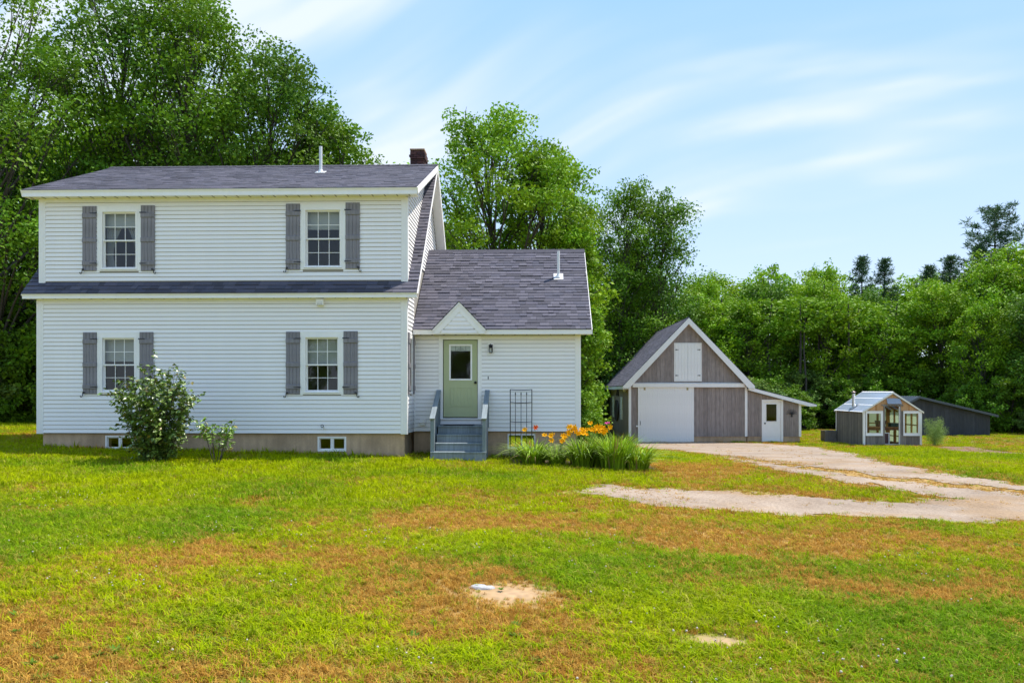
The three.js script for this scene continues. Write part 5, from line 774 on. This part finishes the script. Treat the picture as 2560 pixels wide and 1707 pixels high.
function lilyClump(name, label, x, z, o) {
  const r = rng(o.seed), t = thing(name, label, 'plant', [x, hgt(x, z), z], 0), L = new Leaves();
  for (let i = 0; i < o.n; i++) {
    const a = r() * 6.283, l = o.len * (0.6 + 0.5 * r()), b = V(Math.cos(a) * o.foot * Math.sqrt(r()), 0, Math.sin(a) * o.foot * Math.sqrt(r())), a2 = a + (r() - 0.5) * 1.2, out = o.arch * (0.4 + 0.9 * r()), pts = [];
    for (let j = 0; j <= 7; j++) { const u = j / 7; pts.push(V(b.x + Math.cos(a2) * l * out * u * u, l * (u - o.droop * out * u * u * u) - 0.02, b.z + Math.sin(a2) * l * out * u * u)); }
    const q = 0.45 + 0.95 * r(), dry = r() < 0.06; L.blade(pts, V(-Math.sin(a2), 0, Math.cos(a2)), o.w * (0.7 + 0.6 * r()), dry ? [0.34, 0.24, 0.09] : [0.30 * q, 0.45 * q, 0.02 * q]);
  }
  part(t, 'foliage', L.geo(), M.leaf);
  for (const [fx, fy, fz, m] of o.flowers ?? []) {
    part(t, 'flower_stem', limb([V(fx * 0.25, 0, fz * 0.25), V(fx * 0.6, fy * 0.6, fz * 0.6), V(fx, fy, fz)], 0.007, 0.004, 6, 5), stemMat);
    const f = part(t, 'flower', petals, m, [fx, fy, fz], [0.5 + r() * 0.8, r() * 6, (r() - 0.5) * 0.8], [0.85, 0.85, 0.85]); void f;
    if (r() < 0.8) part(t, 'flower_bud', new THREE.SphereGeometry(0.012, 6, 5), m, [fx + 0.05, fy + 0.03, fz], null, [1, 2.6, 1]);
  }
  return t;
}
const many = (s, n, x0, x1, y0, y1, m) => { const r = rng(s); return [...Array(n)].map(() => [mix(x0, x1, r()), mix(y0, y1, r()), (r() - 0.5) * 0.4, m]); };
lilyClump('daylily_clump', 'arching green daylily clump at the foot of the trellis', 0.5, -18.45, { seed: 21, n: 260, len: 0.86, foot: 0.26, arch: 1.15, droop: 0.5, w: 0.03, flowers: [[0.05, 0.86, 0.05, orangeMat], [-0.2, 0.8, 0, petalMat], [0.42, 0.55, 0.1, petalMat]] });
lilyClump('daylily_clump', 'loose daylily clump with a few yellow flowers between the fuller clumps', 1.05, -18.3, { seed: 22, n: 170, len: 0.74, foot: 0.2, arch: 1.0, droop: 0.5, w: 0.026, flowers: many(5, 8, -0.3, 0.35, 0.55, 0.72, petalMat) });
lilyClump('daylily_clump', 'full daylily clump crowded with yellow flowers near the wing corner', 1.62, -18.15, { seed: 23, n: 300, len: 0.95, foot: 0.26, arch: 0.95, droop: 0.5, w: 0.03, flowers: many(6, 22, -0.32, 0.45, 0.74, 0.94, petalMat) });
lilyClump('daylily_clump', 'yellow-flowered daylily clump between the wing corner and the iris', 2.05, -18.35, { seed: 24, n: 230, len: 0.9, foot: 0.24, arch: 0.85, droop: 0.5, w: 0.03, flowers: many(7, 13, -0.4, 0.25, 0.78, 1.0, petalMat) });
lilyClump('iris_clump', 'tall upright iris leaves at the end of the flower bed', 2.35, -17.8, { seed: 25, n: 300, len: 1.0, foot: 0.34, arch: 0.65, droop: 0.4, w: 0.032, flowers: [[-0.15, 1.02, -0.2, pinkMat]] });
lilyClump('iris_clump', 'spreading iris leaves at the outer tip of the flower bed', 2.85, -17.75, { seed: 26, n: 240, len: 0.85, foot: 0.26, arch: 0.95, droop: 0.5, w: 0.03 });
lilyClump('iris_clump', 'narrow iris leaves behind the tip of the flower bed', 2.75, -18.6, { seed: 27, n: 120, len: 0.8, foot: 0.24, arch: 0.4, droop: 0.4, w: 0.022 });
patch('flower_bed', -1.4, 3.6, -20.2, -17.3, 0.08, 0.014, (x, z) => { const c = polyDist([[-0.25, -19.6], [-0.2, -18.3], [1, -17.85], [2.3, -17.5], [3.3, -17.6], [3.4, -18.6], [1.8, -19.8]], x, z); return c + (noise2(x * 4, z * 4) - 0.5) * 0.3 < 0; }, mat(0.09, 0.062, 0.042, 1, { map: gravelTex, bumpMap: gravelTex, bumpScale: 0.03 }));
// feathery asparagus beside the greenhouse
{
  const t = thing('asparagus_plant', 'feathery pale green asparagus fern growing against the greenhouse corner', 'plant', [20.35, hgt(20.35, -37.6), -37.6]), r = rng(61), L = new Leaves();
  for (let i = 0; i < 12; i++) { const a = r() * 6.3, e = V(Math.cos(a) * 0.5 + 0.12, 0.85 + 0.6 * r(), Math.sin(a) * 0.35), b = V(Math.cos(a) * 0.06, -0.03, Math.sin(a) * 0.06); part(t, 'stem', limb([b, V(e.x * 0.3, e.y * 0.55, e.z * 0.3), e], 0.008, 0.003, 6, 4), stemMat); for (let k = 0; k < 420; k++) { const u = 0.22 + 0.72 * r(), p = b.clone().lerp(e, u).add(randDir(r).multiplyScalar(0.2 * (1.15 - u) + 0.05)); L.add(p, randDir(r), randDir(r), 0.15, 0.009, [0.30, 0.42, 0.12], 0); } }
  part(t, 'foliage', L.geo(), M.leaf);
}
// ---- stones
function rock(name, label, pos, sx, sy, sz, seed, m) {
  const g = new THREE.IcosahedronGeometry(1, 3), p = g.attributes.position; for (let i = 0; i < p.count; i++) { const v = V(p.getX(i), p.getY(i), p.getZ(i)), k = 0.7 + 0.6 * fbm(v.x * 1.9 + seed * 3, v.z * 1.9 + v.y * 1.3 + seed, 4); v.multiplyScalar(k); v.y = Math.min(v.y, 0.42 + 0.3 * noise2(v.x * 2.6 + seed, v.z * 2.6)); p.setXYZ(i, v.x * sx, v.y * sy, v.z * sz); }
  g.computeVertexNormals(); const t = new THREE.Mesh(metreUV(g), m); t.geometry.computeVertexNormals(); t.name = numbered(name); t.position.set(...pos); t.castShadow = t.receiveShadow = true; scene.add(t); return tag(t, label, 'stone');
}
rock('lawn_stone', 'pale flat stone set in a dry patch of the lawn', [-0.29, hgt(-0.29, -7.42) - 0.005, -7.42], 0.115, 0.05, 0.075, 3, mat(0.52, 0.51, 0.51, 0.9, { map: concreteTex, bumpMap: concreteTex, bumpScale: 0.012 }));
rock('step_stone', 'flat grey stone at the foot of the steps below the handrail post', [...hw(0.95, 0.0, 0.52)], 0.34, 0.06, 0.16, 5, M.found);
rock('step_stone', 'flat tan stone at the foot of the steps beside the flower bed', [...hw(1.8, -0.02, 0.5)], 0.24, 0.06, 0.14, 6, M.found);
rock('field_stone', 'small white stone lying on the grass beyond the driveway', [14.07, hgt(14.07, -22.86), -22.86], 0.14, 0.05, 0.1, 7, M.stone);

// ============================================================ grass
{
  const tuftGeo = (seed, n, len, spread, w) => { const r = rng(seed), L = new Leaves(); for (let i = 0; i < n; i++) { const a = r() * 6.283, b = V((r() - 0.5) * spread, -0.004, (r() - 0.5) * spread), l = len * (0.5 + 0.7 * r()), lean = 0.25 + 0.75 * r(), q = 0.8 + 0.4 * r(), d = V(Math.cos(a), 0, Math.sin(a)); L.blade([b, b.clone().addScaledVector(d, l * lean * 0.3).add(V(0, l * 0.62, 0)), b.clone().addScaledVector(d, l * lean).add(V(0, l * (1 - 0.25 * lean), 0))], V(-d.z, 0, d.x), w * (0.7 + 0.6 * r()), [q, q, q]); } return L.geo(); };
  const grassMat = mat(1, 1, 1, 0.8, { vertexColors: true, transmission: 0.42, thickness: 0, ior: 1.25, specularIntensity: 0.1 });
  const kinds = [tuftGeo(1, 16, 0.062, 0.075, 0.0046), tuftGeo(2, 14, 0.075, 0.07, 0.005), tuftGeo(3, 18, 0.05, 0.085, 0.0044), tuftGeo(4, 22, 0.075, 0.2, 0.009)];
  const r = rng(99), lists = kinds.map(() => []), q = new THREE.Object3D(), col = new THREE.Color();
  const inHouse = (x, z) => { const dx = x - HX, dz = z - HZ, lx = dx * Math.cos(HT) - dz * Math.sin(HT), lz = dx * Math.sin(HT) + dz * Math.cos(HT); return (lx > -9.05 && lx < -0.02 && lz < -0.03 && lz > -7.6) || (lx > -0.1 && lx < 4.2 && lz < S && lz > -6.5) || (lx > 0.6 && lx < 1.95 && lz < 0.3 && lz > S - 0.1); };
  const byWall = (x, z) => { const dx = x - HX, dz = z - HZ, lx = dx * Math.cos(HT) - dz * Math.sin(HT), lz = dx * Math.sin(HT) + dz * Math.cos(HT); return (lx > -9.2 && lx < 0.1 && lz > -0.1 && lz < 0.14) || (lx > -0.1 && lx < 4.3 && lz > S - 0.1 && lz < S + 0.2); };
  const blocked = (x, z) => inHouse(x, z) || (x > 6.1 && x < 15.2 && z < -41.0 && z > -51.2) || (x > 17 && x < 20 && z < -37.95 && z > -41.2) || (x > 22.9 && x < 28.7 && z < -46.8 && z > -55.3);
  const bed = (x, z) => x > -0.2 && x < 3.3 && z < -17.75 && z > -19.6;
  const put = (x, z, big) => {
    if (blocked(x, z)) return;
    const e = driveEdge(x, z), so = soilEdge(x, z);
    if (e < 0.15) { const st = e < -0.1 ? stripAt(x, z) : 9; const keep = e > -0.12 ? 0.5 : st < 0.5 ? 0.4 : x < 3.2 ? 0.22 : e > -0.45 ? 0.07 : 0.015; if (r() > keep) return; }
    if (so < 0 && r() > 0.02) return; if (bed(x, z) && r() > 0.25) return;
    const b = bare(x, z); if (r() < b * 1.25) return;
    const d = clamp(dryness(x, z) * 1.05 + 0.1), lush = fbm(x * 0.5 + 70, z * 0.5 + 20, 3), straw = r() < d * 0.92, m = 0.75 + 0.5 * r();
    let c;
    if (straw) c = r() < 0.6 ? [0.57, 0.345, 0.07] : [0.43, 0.225, 0.035]; else { const k = clamp(0.5 + 2.4 * (lush - 0.5) + (r() - 0.5) * 0.6 + (z < -11.5 ? 0.4 : -0.1)); c = [mix(0.18, 0.39, k), mix(0.31, 0.45, k), mix(0.008, 0.002, k)]; if (r() < 0.10) c = [0.40, 0.36, 0.06]; }
    const s = (0.75 + 0.55 * r()) * (straw ? 0.85 : 1 + 0.35 * (1 - d)) * (e < 0.2 ? 0.7 : 1) * Math.max(0.55, 1 - b) * (byWall(x, z) ? 1.2 + 1.1 * r() * r() : 1);
    lists[big ? 3 : Math.floor(r() * 3)].push([x, z, s, r() * 6.283, c[0] * m, c[1] * m, c[2] * m]);
  };
  const HALF = 0.70;                                                  // a little wider than the view
  const band = (z0, z1, density, big, xa = -1e9, xb = 1e9) => { const steps = Math.ceil((z1 - z0) / 0.5); for (let i = 0; i < steps; i++) { const a = z0 + i * 0.5, w = HALF * (a + 0.5) + 1.5, xl = Math.max(-w, xa), xr = Math.min(w, xb), n = Math.round((xr - xl) * 0.5 * density); for (let k = 0; k < n; k++) put(mix(xl, xr, r()), -(a + 0.5 * r()), big); } };
  band(3.6, 6, 1000, false); band(6, 9, 760, false); band(9, 12, 480, false); band(12, 16, 300, false); band(16, 22, 190, false); band(12, 22, 40, true); band(22, 34, 75, true); band(34, 54, 32, true);
  lists.forEach((l, k) => {
    const im = new THREE.InstancedMesh(kinds[k], grassMat, l.length); im.name = 'lawn_grass' + (k ? `_00${k}` : ''); im.userData.kind = 'stuff';
    l.forEach(([x, z, s, a, cr, cg, cb], i) => { q.position.set(x, hgt(x, z), z); q.rotation.set((hash2(i, k) - 0.5) * 0.3, a, (hash2(i, k + 9) - 0.5) * 0.3); q.scale.set(s, s * (k === 3 ? 1 : 0.9), s); q.updateMatrix(); im.setMatrixAt(i, q.matrix); im.setColorAt(i, col.setRGB(cr, cg, cb)); });
    im.castShadow = im.receiveShadow = true; scene.add(im); console.log('grass', k, l.length);
  });
  // broad-leaved weeds and white clover heads
  const rose = (() => { const L = new Leaves(), g = rng(71); for (let i = 0; i < 14; i++) { const a = g() * 6.3, d = V(Math.cos(a), 0.35 + 0.5 * g(), Math.sin(a)).normalize(), n = V(-d.x * 0.5, 1, -d.z * 0.5).normalize(); L.add(V(0, 0.005, 0), n, d, 0.09 * (0.6 + 0.6 * g()), 0.032, [0.9 + 0.2 * g(), 1, 1], 0.1); } return L.geo(); })();
  const wl = [], cl = []; for (let i = 0; i < 420; i++) { const d = 4.2 + 16 * Math.pow(r(), 1.6), x = (r() * 2 - 1) * HALF * d, z = -d; if (blocked(x, z) || driveEdge(x, z) < 0.1 || noise2(x * 0.9 + 31, z * 0.9) < 0.52) continue; wl.push([x, z]); } for (let i = 0; i < 900; i++) { const d = 4.2 + 9 * r(), x = (r() * 2 - 1) * HALF * d, z = -d; if (driveEdge(x, z) < 0.1 || noise2(x * 0.8 + 3, z * 0.8 + 60) < 0.58 || dryness(x, z) > 0.55) continue; cl.push([x, z]); }
  const wm = new THREE.InstancedMesh(rose, grassMat, wl.length); wm.name = 'lawn_weeds'; wm.userData.kind = 'stuff'; wl.forEach(([x, z], i) => { q.position.set(x, hgt(x, z) + 0.01, z); q.rotation.set(0, i, 0); q.scale.setScalar(0.3 + 0.5 * hash2(i, 3)); q.updateMatrix(); wm.setMatrixAt(i, q.matrix); wm.setColorAt(i, col.setRGB(0.12 + 0.05 * hash2(i, 4), 0.25, 0.03)); }); wm.castShadow = wm.receiveShadow = true; scene.add(wm);
  const cm = new THREE.InstancedMesh(new THREE.IcosahedronGeometry(0.0075, 1), mat(0.50, 0.43, 0.36, 0.9), cl.length); cm.name = 'clover_blossom'; cm.userData.kind = 'stuff'; cl.forEach(([x, z], i) => { q.position.set(x, hgt(x, z) + 0.05 + 0.02 * hash2(i, 5), z); q.rotation.set(0, i, 0); q.scale.setScalar(0.7 + 0.6 * hash2(i, 6)); q.updateMatrix(); cm.setMatrixAt(i, q.matrix); }); cm.castShadow = cm.receiveShadow = true; scene.add(cm);
}
renderer.render(scene, camera);
